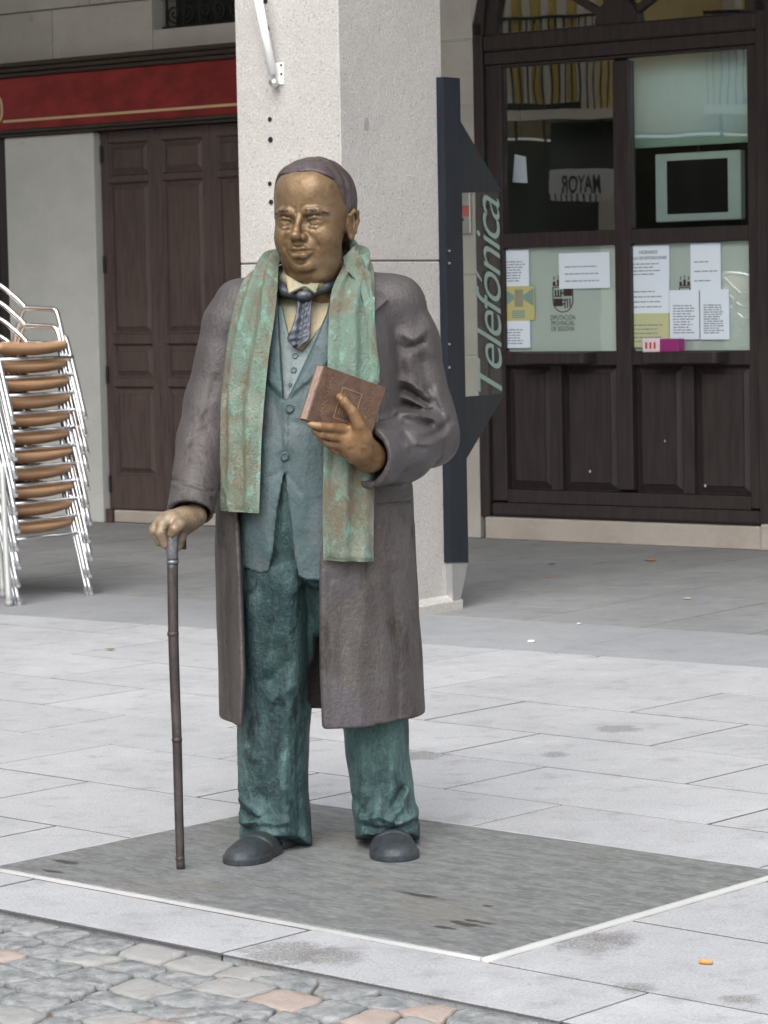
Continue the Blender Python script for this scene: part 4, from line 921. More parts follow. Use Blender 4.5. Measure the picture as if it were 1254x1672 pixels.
# ---- suit jacket -------------------------------------------------------
H4 = 0.0045
FJ = Field((-0.45, -0.27, 0.72), (0.10, 0.16, 1.66), H4); x, y, z = FJ.x, FJ.y, FJ.z; X2, Z2 = FJ.ax[0][:, None], FJ.ax[2][None, :]
FJ.v = np.broadcast_to(loft_fn(JACK)(x, y, z), FJ.n).astype(np.float32).copy()
FJ.v -= relief(X2, Z2, [([(445, 640), (458, 700), (462, 760)], 0.012, -0.004), ([(466, 655), (466, 770)], 0.006, 0.005), ([(474, 660), (473, 770)], 0.004, -0.003), ([(430, 720), (440, 800), (436, 900)], 0.02, 0.004), ([(500, 740), (492, 860)], 0.02, 0.005),
    ([(480, 690), (520, 700)], 0.012, -0.004), ([(440, 780), (462, 768)], 0.012, -0.004), ([(490, 800), (470, 775)], 0.010, -0.004), ([(465, 745)], 0.018, -0.008)])[:, None, :]
# right and left lapels, standing proud, with the step at their edge
lapR = polymask(X2, Z2, [(533, 505), (545, 580), (528, 604), (467, 653), (505, 590)], 0.005); lapL = polymask(X2, Z2, [(452, 490), (464, 652), (436, 624), (436, 560)], 0.005)
FJ.v -= (0.009 * lapR + 0.009 * lapL)[:, None, :] * (y < 0)
vee = polymask(X2, Z2, [(449, 440), (464, 652), (468, 652), (533, 512), (545, 440)], 0.004)
FJ.v += (0.05 * vee)[:, None, :] * (y < 0)                  # opening over waistcoat and shirt
# cutaway skirts
cutw = polymask(X2, Z2, [(465, 766), (453, 830), (446, 900), (438, 934), (425, 938), (395, 930), (395, 1010), (560, 1010), (560, 948), (500, 946), (488, 940), (481, 905), (475, 850)], 0.004)
FJ.v = np.maximum(FJ.v, ((cutw - 0.5) * 0.02)[:, None, :] + np.zeros(FJ.n, np.float32))
FJ.v += 0.0018 * wob(x, y, z, 30, 2.0)
nets(FJ, 'suit_jacket', MT['jacket'])
# ---- waistcoat and shirt front ----------------------------------------
FW = Field((-0.36, -0.24, 1.20), (0.0, 0.02, P(500, 500)[2]), H4); X2, Z2 = FW.ax[0][:, None], FW.ax[2][None, :]
FW.v = np.broadcast_to(loft_fn(JACK, -0.017)(FW.x, FW.y, FW.z), FW.n).astype(np.float32).copy()
FW.v += (0.05 * polymask(X2, Z2, [(446, 430), (460, 500), (476, 562), (492, 572), (512, 545), (545, 500), (560, 430)], 0.004))[:, None, :]
FW.v -= relief(X2, Z2, [([(474, 570), (470, 650)], 0.004, -0.004)])[:, None, :]
nets(FW, 'waistcoat', MT['vest'], keep=True)
FS = Field((-0.36, -0.22, 1.28), (0.02, 0.06, 1.66), H4)
FS.v = np.broadcast_to(loft_fn(JACK, -0.030)(FS.x, FS.y, FS.z), FS.n).astype(np.float32).copy()
nets(FS, 'shirt_front', MT['shirt'])
def button(px, py, yf, r, m, name='button'):
    q = P(px, py, -0.2); yy = yf(q[0], q[2]); mb = MB()
    for r0, y0, r1, y1 in ((r, 0.004, r, -0.004), (r, -0.004, r * 0.75, -0.0065), (r * 0.75, -0.0065, r * 0.6, -0.004), (r * 0.6, -0.004, 0.001, -0.003)):
        n = 14; V = [(q[0] + r0 * math.cos(t), yy + y0, q[2] + r0 * math.sin(t)) for t in np.linspace(0, 2 * math.pi, n, endpoint=False)] + [(q[0] + r1 * math.cos(t), yy + y1, q[2] + r1 * math.sin(t)) for t in np.linspace(0, 2 * math.pi, n, endpoint=False)]
        mb.add(V, [(i, (i + 1) % n, n + (i + 1) % n, n + i) for i in range(n)])
    return smesh(mb, name, m)
button(473, 666, jy(0.004), 0.0135, MT['jacket']); button(465, 745, jy(0.0), 0.0125, MT['jacket'])
for bx_, by_ in ((481, 581), (479, 604), (473, 628)): button(bx_, by_, jy(-0.016), 0.0085 if by_ < 620 else 0.005, MT['vest'])
# ---- collar and tie ----------------------------------------------------
sy = jy(-0.028)
cw_ = lambda a, b: -0.105
FK = Field((-0.36, -0.20, 1.50), (0.0, 0.06, 1.68), 0.0035)
chain(FK, [P(461, 440, 0.0), P(466, 455, -0.06), P(482, 466, -0.108), P(500, 470, -0.122), P(520, 464, -0.110), P(544, 448, -0.05)], [.014, .016, .015, .013, .015, .014], .01)
def wing(p0, p1, p2, th):
    """flat triangular wing of the collar"""
    p0, p1, p2 = map(np.array, (p0, p1, p2)); n_ = np.cross(p1 - p0, p2 - p0); n_ /= np.linalg.norm(n_); E_ = []
    c_ = (p0 + p1 + p2) / 3
    for a_, b_ in ((p0, p1), (p1, p2), (p2, p0)):
        m_ = np.cross(b_ - a_, n_); m_ /= np.linalg.norm(m_); m_ = m_ if m_ @ (c_ - a_) < 0 else -m_; E_.append((a_, m_))
    def fn(x, y, z):
        d = np.abs((x - p0[0]) * n_[0] + (y - p0[1]) * n_[1] + (z - p0[2]) * n_[2]) - th
        for a_, m_ in E_: d = np.maximum(d, (x - a_[0]) * m_[0] + (y - a_[1]) * m_[1] + (z - a_[2]) * m_[2])
        return d
    lo_ = np.minimum(np.minimum(p0, p1), p2) - th; hi_ = np.maximum(np.maximum(p0, p1), p2) + th; return fn, lo_, hi_
FK.add(wing(P(466, 448, -0.105), P(471, 481, -0.140), P(499, 467, -0.142), .006), .004); FK.add(wing(P(497, 467, -0.142), P(515, 480, -0.142), P(526, 452, -0.112), .006), .004)
nets(FK, 'shirt_collar', MT['shirt'])
FT = Field((-0.36, -0.26, 1.38), (0.02, 0.08, 1.66), 0.0035)
knot = S(497, 482, -0.128); FT.add(ell(knot, (0.025, 0.020, 0.016)), 0)
# neckband showing dark either side of the collar
chain(FT, [S(459, 455, -0.05), S(464, 475, -0.09), S(484, 482, -0.115)], [0.010, 0.015, 0.010], 0.006); chain(FT, [S(510, 479, -0.115), S(532, 468, -0.10), S(556, 455, -0.05)], [0.009, 0.016, 0.013], 0.006)
nets(FT, 'necktie', MT['tie'])
# ---- trousers ----------------------------------------------------------
FL_ = Field((-0.43, -0.22, 0.0), (0.13, 0.24, 1.17), H5); x, y, z = FL_.x, FL_.y, FL_.z; X2, Z2 = FL_.ax[0][:, None], FL_.ax[2][None, :]
TR = table([(735, 396, 620, .190, .12), (800, 392, 620, .195, .12), (900, 392, 620, .188, .12), (960, 392, 620, .170, .13), (1000, 392, 640, .150, .13), (1060, 392, 640, .11, .12)])
hipz = P(500, 950)[2]
hp_ = np.maximum(np.broadcast_to(loft_fn(TR)(x, y, z), FL_.n), np.broadcast_to(hipz - z, FL_.n)); FL_.v = np.maximum(hp_, np.broadcast_to(z - P(500, 740)[2], FL_.n)).astype(np.float32).copy()
LL = table([(915, 394, 530, .178, .12), (975, 391, 524, .168, .12), (1050, 390, 516, .135, .12), (1150, 388, 508, .115, .115), (1230, 384, 505, .105, .115), (1290, 384, 505, .10, .12), (1335, 388, 508, .118, .125), (1365, 391, 510, .140, .125), (1400, 394, 511, .145, .125)])
RL = table([(915, 492, 640, .15, .12), (975, 500, 645, .145, .12), (1050, 530, 664, .13, .12), (1150, 556, 667, .105, .115), (1230, 564, 668, .10, .115), (1300, 572, 676, .10, .115), (1335, 577, 684, .125, .12), (1365, 578, 685, .148, .12), (1400, 579, 685, .152, .125)])
for tb_, y0 in ((LL, -0.005), (RL, -0.02)):
    def fn(x, y, z, tb_=tb_, y0=y0): return loft_fn(tb_, p=2.15)(x, y - y0, z)
    d = np.maximum(np.broadcast_to(fn(x, y, z), FL_.n), np.broadcast_to(z - P(500, 915)[2], FL_.n)); FL_.v = smin(FL_.v, d.astype(np.float32), 0.025)
# hem cut: front of each leg breaks over the shoe
hl = 0.016 + np.clip((-0.02 - y) / 0.11, 0, 1) * 0.040 - 0.02 * np.clip((x + 0.28) / 0.08, 0, 1) * (x < -0.15); FL_.v = np.maximum(FL_.v, np.broadcast_to(hl - z, FL_.n))
FL_.v -= relief(X2, Z2, [([(470, 950), (475, 1080), (470, 1200), (462, 1300)], 0.03, 0.010), ([(497, 930), (502, 1000), (500, 1150)], 0.016, -0.018), ([(430, 960), (428, 1080), (436, 1180)], 0.03, -0.007), ([(478, 860), (486, 930)], 0.012, 0.006), ([(466, 800), (462, 930)], 0.010, 0.005),
    ([(470, 1080), (440, 1110)], 0.018, -0.010), ([(480, 1120), (446, 1140)], 0.018, 0.010), ([(400, 1225), (416, 1238)], 0.012, 0.010),
    ([(388, 1305), (408, 1318), (422, 1330)], 0.010, 0.016), ([(388, 1320), (405, 1332), (424, 1336)], 0.008, -0.018), ([(392, 1345), (420, 1338), (450, 1342), (470, 1340)], 0.010, 0.014), ([(392, 1356), (410, 1356)], 0.009, -0.014), ([(430, 1300), (450, 1330)], 0.02, -0.008), ([(465, 1240), (470, 1350)], 0.014, 0.008), ([(485, 1200), (488, 1370)], 0.014, -0.008),
    ([(590, 1200), (592, 1290)], 0.018, 0.008), ([(612, 1195), (618, 1300)], 0.014, -0.008), ([(655, 1290), (640, 1318)], 0.010, -0.014), ([(668, 1290), (655, 1318), (640, 1330)], 0.010, 0.014), ([(590, 1335), (620, 1328), (650, 1340), (678, 1332)], 0.011, 0.015), ([(600, 1348), (640, 1352), (678, 1345)], 0.009, -0.012), ([(580, 1310), (600, 1330)], 0.014, -0.008), ([(640, 1230), (646, 1290)], 0.014, 0.007)], -0.1)[:, None, :] * np.clip((0.06 - y) / 0.06, 0, 1)
FL_.v += 0.0035 * wob(x, y, z, 34, 0.5)
nets(FL_, 'trousers', MT['trouser'])
# ---- shoes -------------------------------------------------------------
def shoe(toe, heel, w_):
    d = heel - toe; L_ = np.linalg.norm(d); d /= L_; s_ = np.array([-d[1], d[0]])
    F = Field((0, -w_ * 0.75, 0.0), (L_ + 0.01, w_ * 0.75, 0.17), 0.0035)     # local: x along the shoe from the toe
    F.lo[:] = (-0.02, -w_ * 0.75, -0.01); F = Field(F.lo, (L_ + 0.02, w_ * 0.75, 0.16), 0.0035)
    F.add(ell((0.078, 0, 0.018), (0.080, w_ * 0.49, 0.036)), 0); F.add(ell((0.15, 0, 0.018), (0.10, w_ * 0.47, 0.048)), 0.02); F.add(ell((L_ - 0.085, 0, 0.03), (0.085, w_ * 0.40, 0.05)), 0.02)
    F.v = np.maximum(F.v, -F.z + 0.012)
    sole = ((lambda x, y, z: np.maximum(np.sqrt(((x - L_ / 2) / (L_ / 2 + 0.004)) ** 2 * 0 + 0) + np.minimum(ell((0.082, 0, 0.01), (0.086, w_ * 0.535, 0.4))[0](x, y, z), np.minimum(ell((0.16, 0, 0.01), (0.11, w_ * 0.49, 0.4))[0](x, y, z), ell((L_ - 0.08, 0, 0.01), (0.085, w_ * 0.46, 0.4))[0](x, y, z))), np.abs(z - 0.010) - 0.0105)), np.array([-0.02, -w_, -0.01]), np.array([L_ + 0.02, w_, 0.03]))
    F.v += 0.0012 * wob(F.x, F.y, F.z, 70, 0.8)
    F.add(sole, 0.0015); chain(F, [(0.125, -w_ * 0.42, 0.045), (0.118, 0, 0.068), (0.125, w_ * 0.42, 0.045)], 0.005, 0.010, True); chain(F, [(0.062, -w_ * 0.5, 0.03), (0.072, -w_ * 0.3, 0.058), (0.076, 0, 0.066), (0.072, w_ * 0.3, 0.058), (0.062, w_ * 0.5, 0.03)], 0.004, 0.004, True)
    def tf(V): return np.stack([toe[0] + d[0] * V[:, 0] + s_[0] * V[:, 1], toe[1] + d[1] * V[:, 0] + s_[1] * V[:, 1], V[:, 2] + 0.0062], 1)
    return nets(F, 'shoe', MT['shoe'], tf=tf)
gt = G(385, 1411, 0.012); gh = np.array([-0.285, SY + 0.08]); shoe(np.array([gt[0], gt[1] - SY]), np.array([gh[0], gh[1] - SY]), 0.122)
gt = G(648, 1405, 0.012); gh = np.array([-0.01, SY + 0.08]); shoe(np.array([gt[0], gt[1] - SY]), np.array([gh[0], gh[1] - SY]), 0.13)
# ---- scarf: one thick draped band, edges given as two space curves -----
def band(edgeA, edgeB, name, m, nt_=170, ns=24, th=0.011, fold=0.010):
    A, B = spline(edgeA, nt_), spline(edgeB, nt_); mb = MB(); V = []; rows_ = []
    for i in range(nt_):
        f_row = []; t_ = i / (nt_ - 1)
        tang = A[min(i + 1, nt_ - 1)] + B[min(i + 1, nt_ - 1)] - A[max(i - 1, 0)] - B[max(i - 1, 0)]; tang /= np.linalg.norm(tang) + 1e-9
        wv = B[i] - A[i]; wl_ = np.linalg.norm(wv); wv = wv / (wl_ + 1e-9); nrm = np.cross(wv, tang); nrm /= np.linalg.norm(nrm) + 1e-9
        if i == 0: ref = nrm if nrm[1] < 0 else -nrm
        elif nrm @ ref < 0: nrm = -nrm
        ref = nrm
        for k in range(ns):
            s_ = k / (ns - 1); p = A[i] * (1 - s_) + B[i] * s_
            e = 1 - (2 * s_ - 1) ** 2; prof = th * max(0.0, 1 - abs(2 * s_ - 1) ** 8) ** 0.5
            h_ = fold * math.sin(2 * math.pi * (2.3 * s_ + 0.35 * math.sin(3.0 * t_ + 1) )) * e ** 0.5 + 0.004 * math.sin(31 * t_ + 5 * s_) * e + 0.014 * e
            end = min(1.0, min(i, nt_ - 1 - i) / 2.0) ** 0.5
            f_row.append((p + nrm * (h_ + prof * end), p + nrm * (h_ - prof * end)))
        rows_.append(f_row)
    for r_ in rows_: V += [q[0] for q in r_] + [q[1] for q in r_[::-1]]
    c_ = 2 * ns
    Fq = [(i * c_ + k, i * c_ + (k + 1) % c_, (i + 1) * c_ + (k + 1) % c_, (i + 1) * c_ + k) for i in range(nt_ - 1) for k in range(c_)]
    for i in (0, nt_ - 1): Fq += [(i * c_ + k, i * c_ + k + 1, i * c_ + c_ - 2 - k, i * c_ + c_ - 1 - k) for k in range(ns - 1)]
    mb.add(V, Fq); return smesh(mb, name, m)
def on(px, py, off=0.020):
    """point on the coat front under a pixel, lifted by off"""
    q = P(px, py, -0.2); yy = min(front_y(COAT, q[0], q[2]), front_y(JACK, q[0], q[2])) if True else 0
    for _ in range(3): q = P(px, py, yy - off); yy = min(front_y(COAT, q[0], q[2]), front_y(JACK, q[0], q[2]))
    q = P(px, py, yy - off); return q
OA = [on(361, 834, 0.027), on(361, 780, 0.027), on(361, 720, 0.045), on(363, 650, 0.06), on(371, 575, 0.07), on(382, 510, 0.065), on(398, 462, 0.045), P(425, 441, -0.02), P(458, 432, 0.10), P(515, 428, 0.17), P(570, 428, 0.12), P(600, 436, 0.0), on(608, 465, 0.035), on(612, 520, 0.03), on(617, 590, 0.03), on(618, 660, 0.03), on(614, 740, 0.03), on(611, 820, 0.03), on(610, 880, 0.03), on(610, 917, 0.03)]
IA = [on(423, 838, 0.027), on(425, 780, 0.027), on(427, 720, 0.027), on(432, 650, 0.027), on(439, 580, 0.027), on(448, 520, 0.027), on(453, 470, 0.04), P(456, 428, -0.07), P(470, 408, 0.04), P(515, 396, 0.12), P(560, 392, 0.05), P(572, 412, -0.05), P(556, 442, -0.105), on(541, 478, 0.035), on(536, 540, 0.03), on(534, 620, 0.03), on(529, 720, 0.03), on(527, 800, 0.03), on(527, 870, 0.03), on(528, 915, 0.03)]
band(OA, IA, 'scarf', MT['scarf'])
band([P(486, 488, -0.128), P(483, 512, -0.146), P(476, 536, -0.163), P(469, 553, -0.176), P(479, 567, -0.178)], [P(509, 488, -0.126), P(508, 512, -0.144), P(507, 536, -0.160), P(504, 555, -0.172), P(484, 569, -0.178)], 'necktie_blade', MT['tie'], 40, 14, 0.006, 0.004)
# second layer at the neck and the edge fold of the right fall
band([P(575, 404, -0.03), P(590, 425, -0.05), on(600, 455, 0.05), on(609, 520, 0.05), on(614, 590, 0.045), on(616, 628, 0.04)], [P(560, 420, -0.09), P(566, 440, -0.11), on(585, 465, 0.055), on(598, 520, 0.05), on(604, 590, 0.045), on(606, 628, 0.04)], 'scarf_fold', MT['scarf'], 70, 12, 0.009, 0.003)
# ---- head --------------------------------------------------------------
HS = 0.333; HO = P(517, 451, -0.045); YAW = math.radians(-18.5); NOD = math.radians(3)
FH = Field((-0.45, -0.56, -0.36), (0.45, 0.52, 1.04), 0.0078)
A_ = FH.add; C_ = FH.cut
A_(ell((0, .045, .63), (.318, .42, .345))); A_(ell((0, -.11, .42), (.276, .272, .40)), .12); A_(ell((0, -.12, .17), (.215, .235, .165)), .10)
A_(ell((0, -.20, .73), (.235, .18, .18)), .10)
for s in (-1, 1):
    A_(ell((s * .150, -.215, .315), (.115, .125, .145)), .09); A_(ell((s * .135, -.10, .13), (.10, .16, .11)), .08)
A_(ell((0, -.318, .095), (.098, .075, .066)), .06); A_(ell((0, -.08, .01), (.20, .235, .105)), .07)
A_(cap((0, .08, .12), (0, .12, -.35), .205, .225), .08)
for s in (-1, 1):
    C_(ell((s * .130, -.430, .462), (.105, .084, .060)), .045)
    chain(FH, [(s * .030, -.368, .530), (s * .085, -.388, .552), (s * .155, -.366, .557), (s * .225, -.292, .535)], [.022, .028, .026, .014], .025)
    A_(ell((s * .130, -.308, .460), (.076, .063, .056)), .006); C_(ell((s * .126, -.376, .462), (.020, .010, .020)), .006)
    chain(FH, [(s * .052, -.344, .458), (s * .088, -.370, .492), (s * .134, -.373, .503), (s * .180, -.344, .492), (s * .215, -.302, .460)], [.008, .013, .014, .013, .009], .007)
    chain(FH, [(s * .055, -.344, .447), (s * .095, -.366, .421), (s * .142, -.362, .417), (s * .208, -.312, .444)], [.007, .010, .010, .007], .007)
    chain(FH, [(s * .062, -.345, .416), (s * .10, -.359, .380), (s * .155, -.347, .377), (s * .205, -.308, .406)], [.008, .014, .015, .010], .018)
    chain(FH, [(s * .018, -.392, .535), (s * .024, -.395, .585)], [.006, .003], .012, True)
chain(FH, [(0, -.352, .540), (0, -.394, .48), (0, -.450, .400), (0, -.478, .362)], [.022, .024, .029, .037], .020)
A_(ell((0, -.474, .354), (.039, .046, .036)), .018)
for s in (-1, 1):
    A_(ell((s * .047, -.408, .342), (.030, .050, .034)), .016); C_(ell((s * .024, -.456, .315), (.015, .022, .012)), .008)
    A_(ell((s * .150, -.285, .342), (.090, .082, .082)), .045)
    chain(FH, [(s * .082, -.418, .378), (s * .122, -.402, .320), (s * .145, -.372, .258), (s * .142, -.350, .205)], [.016, .026, .022, .006], .024, True)
A_(ell((0, -.345, .265), (.115, .060, .072)), .04)
chain(FH, [(-.122, -.346, .238), (-.042, -.408, .251), (0, -.411, .244), (.042, -.408, .251), (.122, -.346, .238)], [.008, .022, .020, .022, .008], .014)
chain(FH, [(-.100, -.350, .220), (-.042, -.408, .192), (.042, -.408, .192), (.100, -.350, .220)], [.010, .031, .031, .010], .014)
chain(FH, [(-.118, -.362, .232), (-.05, -.425, .225), (0, -.434, .222), (.05, -.425, .225), (.118, -.362, .232)], [.004, .009, .009, .009, .004], .009, True)
chain(FH, [(-.07, -.385, .146), (0, -.402, .142), (.07, -.385, .146)], [.008, .020, .008], .03, True)
chain(FH, [(-.010, -.42, .31), (-.010, -.418, .275)], .005, .012, True)
chain(FH, [(-.11, -.325, .045), (0, -.365, .022), (.11, -.325, .045)], [.002, .012, .002], .04, True)
for s in (-1, 1):
    A_(ell((s * .302, .035, .415), (.034, .078, .120)), .02)
    rim = [(s * .305, -.030, .43), (s * .328, -.030, .500), (s * .345, .020, .535), (s * .352, .080, .520), (s * .348, .098, .45), (s * .328, .068, .36), (s * .312, .025, .31)]
    chain(FH, rim, [.012, .016, .018, .019, .018, .018, .020], .014)
    A_(ell((s * .316, .015, .315), (.022, .033, .032)), .02)
    C_(ell((s * .350, .030, .425), (.026, .036, .072)), .010)
    chain(FH, [(s * .328, .050, .50), (s * .335, .060, .43), (s * .328, .040, .37)], .010, .008)
rotz = np.array([[math.cos(YAW), -math.sin(YAW), 0], [math.sin(YAW), math.cos(YAW), 0], [0, 0, 1]]); rotx = np.array([[1, 0, 0], [0, math.cos(NOD), -math.sin(NOD)], [0, math.sin(NOD), math.cos(NOD)]])
RH = rotz @ rotx
def htf(V): return HO + (V * HS) @ RH.T
FH.v += 0.0015 * wob(FH.x, FH.y, FH.z, 40, 0.3)
nets(FH, 'head', MT['skin'], tf=htf, smooth=0)
# hair cap
FQ = Field((-0.45, -0.50, 0.0), (0.45, 0.55, 1.06), 0.0085); x, y, z = FQ.x, FQ.y, FQ.z
FQ.add(ell((0, .045, .63), (.334, .437, .366)), 0); FQ.add(ell((0, -.16, .77), (.250, .20, .175)), .10); FQ.add(ell((0, .12, .42), (.285, .33, .34)), .08)
line = np.interp(FQ.ax[1], [-.5, -.36, -.30, -.235, -.185, -.145, -.115, -.06, .0, .05, .075, .13, .17, .3, .5], [.92, .885, .860, .850, .80, .70, .60, .47, .44, .46, .54, .53, .30, .12, .10])[None, :, None]
side = np.clip((np.abs(x) - 0.12) / 0.2, 0, 1)
FQ.v = -smin(-FQ.v, -np.broadcast_to((line + 0.012 * np.sin(22 * x) - z) * 0.7, FQ.n).astype(np.float32), 0.02)
# combed strands and the parting
ang = np.arctan2(z - 0.62, x * 1.0 + 0.0 * y); FQ.v += 0.006 * np.sin(60 * y + 8 * np.sin(3.2 * x + 2 * z)) * np.clip(np.abs(x) * 4, 0.25, 1) + 0.003 * np.sin(34 * x + 9 * np.sin(5 * y))
chain(FQ, [(.115, -.36, .875), (.125, -.20, .955), (.13, 0, .985)], .010, .02, True)
FQ.v = np.maximum(FQ.v, -np.minimum(np.broadcast_to(0.02 - (np.hypot(x, y - .045) * 0 ), FQ.n), 1.0) * 0 - 1.0)
nets(FQ, 'hair', MT['hair'], tf=htf)
FE = Field((-0.30, -0.50, 0.42), (0.30, -0.20, 0.66), 0.006)
for s in (-1, 1):
    FE.v[:] = 1.0; chain(FE, [(s * .032, -.386, .547), (s * .085, -.405, .557), (s * .155, -.383, .559), (s * .228, -.304, .531)], [.011, .017, .016, .008], .008)
    nets(FE, 'eyebrow', MT['brow'], tf=htf)
# ---- book --------------------------------------------------------------
b_tl, b_tr, b_bl = P(529, 597, -0.388), P(631, 633, -0.305), P(507, 689, -0.398)
ex = b_tr - b_tl; bw = np.linalg.norm(ex); ex /= bw; ez = b_bl - b_tl; bh = np.linalg.norm(ez); ez /= bh; ez -= ex * (ex @ ez); ez /= np.linalg.norm(ez); ey = np.cross(ex, ez); ey = ey if ey[1] > 0 else -ey
book = empty('book', (0, 0, 0), 0, statue)
def bk(mb, name, m):
    mb.v = [tuple(b_tl + ex * a + ez * b + ey * c - ROOT) for a, b, c in mb.v]; return mb.build(name, m, book)
TH = 0.046
bk(MB().block(0, bw, 0, bh, 0, 0.005, 0.0015), 'front_cover', MT['book']); bk(MB().block(-0.002, bw, 0.0, bh, TH - 0.005, TH, 0.0015), 'back_cover', MT['book'])
bk(MB().block(0.004, bw - 0.004, 0.004, bh - 0.004, 0.0052, TH - 0.0052, 0.0015), 'page_block', MT['pages'])
mb = MB()
for k in range(7): mb.block(-0.0012 - 0.0008 * (k % 2), 0.0042, 0.003, bh - 0.003, 0.0062 + 0.0049 * k, 0.0062 + 0.0049 * k + 0.0040, 0.0006)
bk(mb, 'fore_edge', MT['pages'])
mb = MB(); cx0, cx1, cz0, cz1 = bw * 0.36, bw * 0.68, bh * 0.24, bh * 0.80
for f0, f1, g0, g1 in ((cx0, cx1, cz0, cz0 + 0.003), (cx0, cx1, cz1 - 0.003, cz1), (cx0, cx0 + 0.003, cz0 + 0.003, cz1 - 0.003), (cx1 - 0.003, cx1, cz0 + 0.003, cz1 - 0.003)): mb.box(f0, f1, g0, g1, -0.0018, 0.0002)
for k in range(5): mb.box(cx0 + 0.010 + 0.006 * k, cx0 + 0.0125 + 0.006 * k, cz0 + 0.014 + 0.006 * k, cz1 - 0.012, -0.0014, 0.0002)
bk(mb, 'cover_relief', MT['relief'])
for pos_, q0_, q1_, sd_ in ((0.17, 0.14, 0.86, 1.0), (0.84, 0.24, 0.82, 2.3)):       # raised handwriting, too worn to read
    pts = []
    for i in range(90):
        k = i / 89; wd_ = 1.0 if math.sin(19 * k + sd_) > -0.75 else 0.15
        pts.append((bw * pos_ + 0.0042 * wd_ * math.sin(75 * k + sd_) + 0.0018 * math.sin(33 * k), bh * (q1_ - (q1_ - q0_) * k) + 0.003 * math.cos(75 * k + sd_), -0.0006))
    mb = MB(); mb.tube(pts, 0.0009, 5); bk(mb, 'script_relief', MT['relief'])
# ---- left hand round the book -----------------------------------------
FB = Field((-0.24, -0.46, 1.06), (0.04, -0.18, 1.34), 0.0033)
wr = P(604, 746, -0.262)
chain(FB, [wr, P(582, 728, -0.318), P(568, 718, -0.332)], [0.045, 0.044, 0.036], 0.02)
FB.add(ell(P(572, 712, -0.335), (0.040, 0.030, 0.036)), 0.03)
chain(FB, [P(562, 701, -0.358), P(540, 698, -0.384), P(522, 696, -0.398), P(507, 693, -0.392)], [0.0155, 0.0128, 0.0115, 0.0095], 0.006, kk=0.003)
chain(FB, [P(562, 715, -0.352), P(542, 712, -0.372), P(526, 709, -0.378), P(513, 704, -0.368)], [0.0155, 0.0125, 0.0115, 0.0095], 0.005, kk=0.003)
chain(FB, [P(566, 729, -0.338), P(548, 726, -0.350), P(533, 722, -0.350), P(521, 715, -0.340)], [0.0150, 0.0122, 0.0112, 0.0092], 0.005, kk=0.003)
chain(FB, [P(574, 742, -0.318), P(558, 739, -0.325), P(545, 734, -0.322), P(535, 726, -0.312)], [0.014, 0.0112, 0.0102, 0.0085], 0.005, kk=0.003)
chain(FB, [P(592, 712, -0.350), P(586, 694, -0.372), P(575, 672, -0.382), P(562, 656, -0.386), P(555, 648, -0.384)], [0.024, 0.0175, 0.0145, 0.0135, 0.0105], 0.022, kk=0.003)
FB.add(ell(P(557, 651, -0.396), (0.007, 0.004, 0.009)), 0.002)
for a, b in (((590, 702), (560, 697)), ((592, 716), (560, 712)), ((595, 730), (566, 724))): chain(FB, [P(a[0], a[1], -0.365), P(b[0], b[1], -0.362)], [0.003, 0.005], 0.008)
nets(FB, 'hand', MT['hand'])
# shirt cuff inside the sleeve and sleeve button
q = P(634, 766, -0.27); 
button_y = lambda a, b: -0.283
bb_ = button(633, 767, lambda a, b: -0.262, 0.0105, MT['coat'])
# ---- cane --------------------------------------------------------------
cane = empty('cane', (0, 0, 0), 0, statue)
tip = G(295, 1419, 0.006); tipy = tip[1] - SY
cpt = lambda px, py, t: P(px, py, -0.285 + (tipy + 0.285) * t)
path = [cpt(281.5, 916, 0.0), cpt(283, 1035, .22), cpt(286, 1130, .42), cpt(289, 1208, .58), cpt(292, 1320, .8), cpt(295, 1419.5, 1.0)]
sp = spline(path, 50); rs = np.interp(np.linspace(0, 1, 50), [0, 1], [0.0152, 0.0118])
mb = MB(); mb.tube([p - ROOT for p in sp], list(rs), 14); mb.build('shaft', MT['cane'], cane, smooth=True)
for px, py, t_, r_ in ((282.5, 1035, .22, .0160), (289, 1208, .58, .0144), (294, 1402, .965, .0130)):
    q = cpt(px, py, t_) - ROOT; MB().tube([q + [0, 0, -0.006], q + [0, 0, -0.003], q + [0, 0, 0.003], q + [0, 0, 0.006]], [r_ * 0.93, r_, r_, r_ * 0.93], 14).build('node', MT['cane'], cane, smooth=True)
q = cpt(281.5, 918, 0.0) - ROOT; MB().tube([q + [0, 0, -0.004], q + [0, 0, 0.006]], 0.0175, 14).build('collar', MT['ferrule'], cane, smooth=True)
MB().tube([p - ROOT for p in spline([P(281.5, 914, -0.285), P(281, 893, -0.286), P(283, 874, -0.282), P(289, 864, -0.255), P(292, 866, -0.21)], 18)], list(np.linspace(0.0165, 0.015, 18)), 12).build('grip', MT['ferrule'], cane, smooth=True)
MB().tube([p - ROOT for p in spline([P(292, 866, -0.211), P(295, 874, -0.20), P(296, 888, -0.20), P(296, 897, -0.202)], 10)], list(np.linspace(0.015, 0.014, 10)), 12).build('grip_end', MT['cane'], cane, smooth=True)
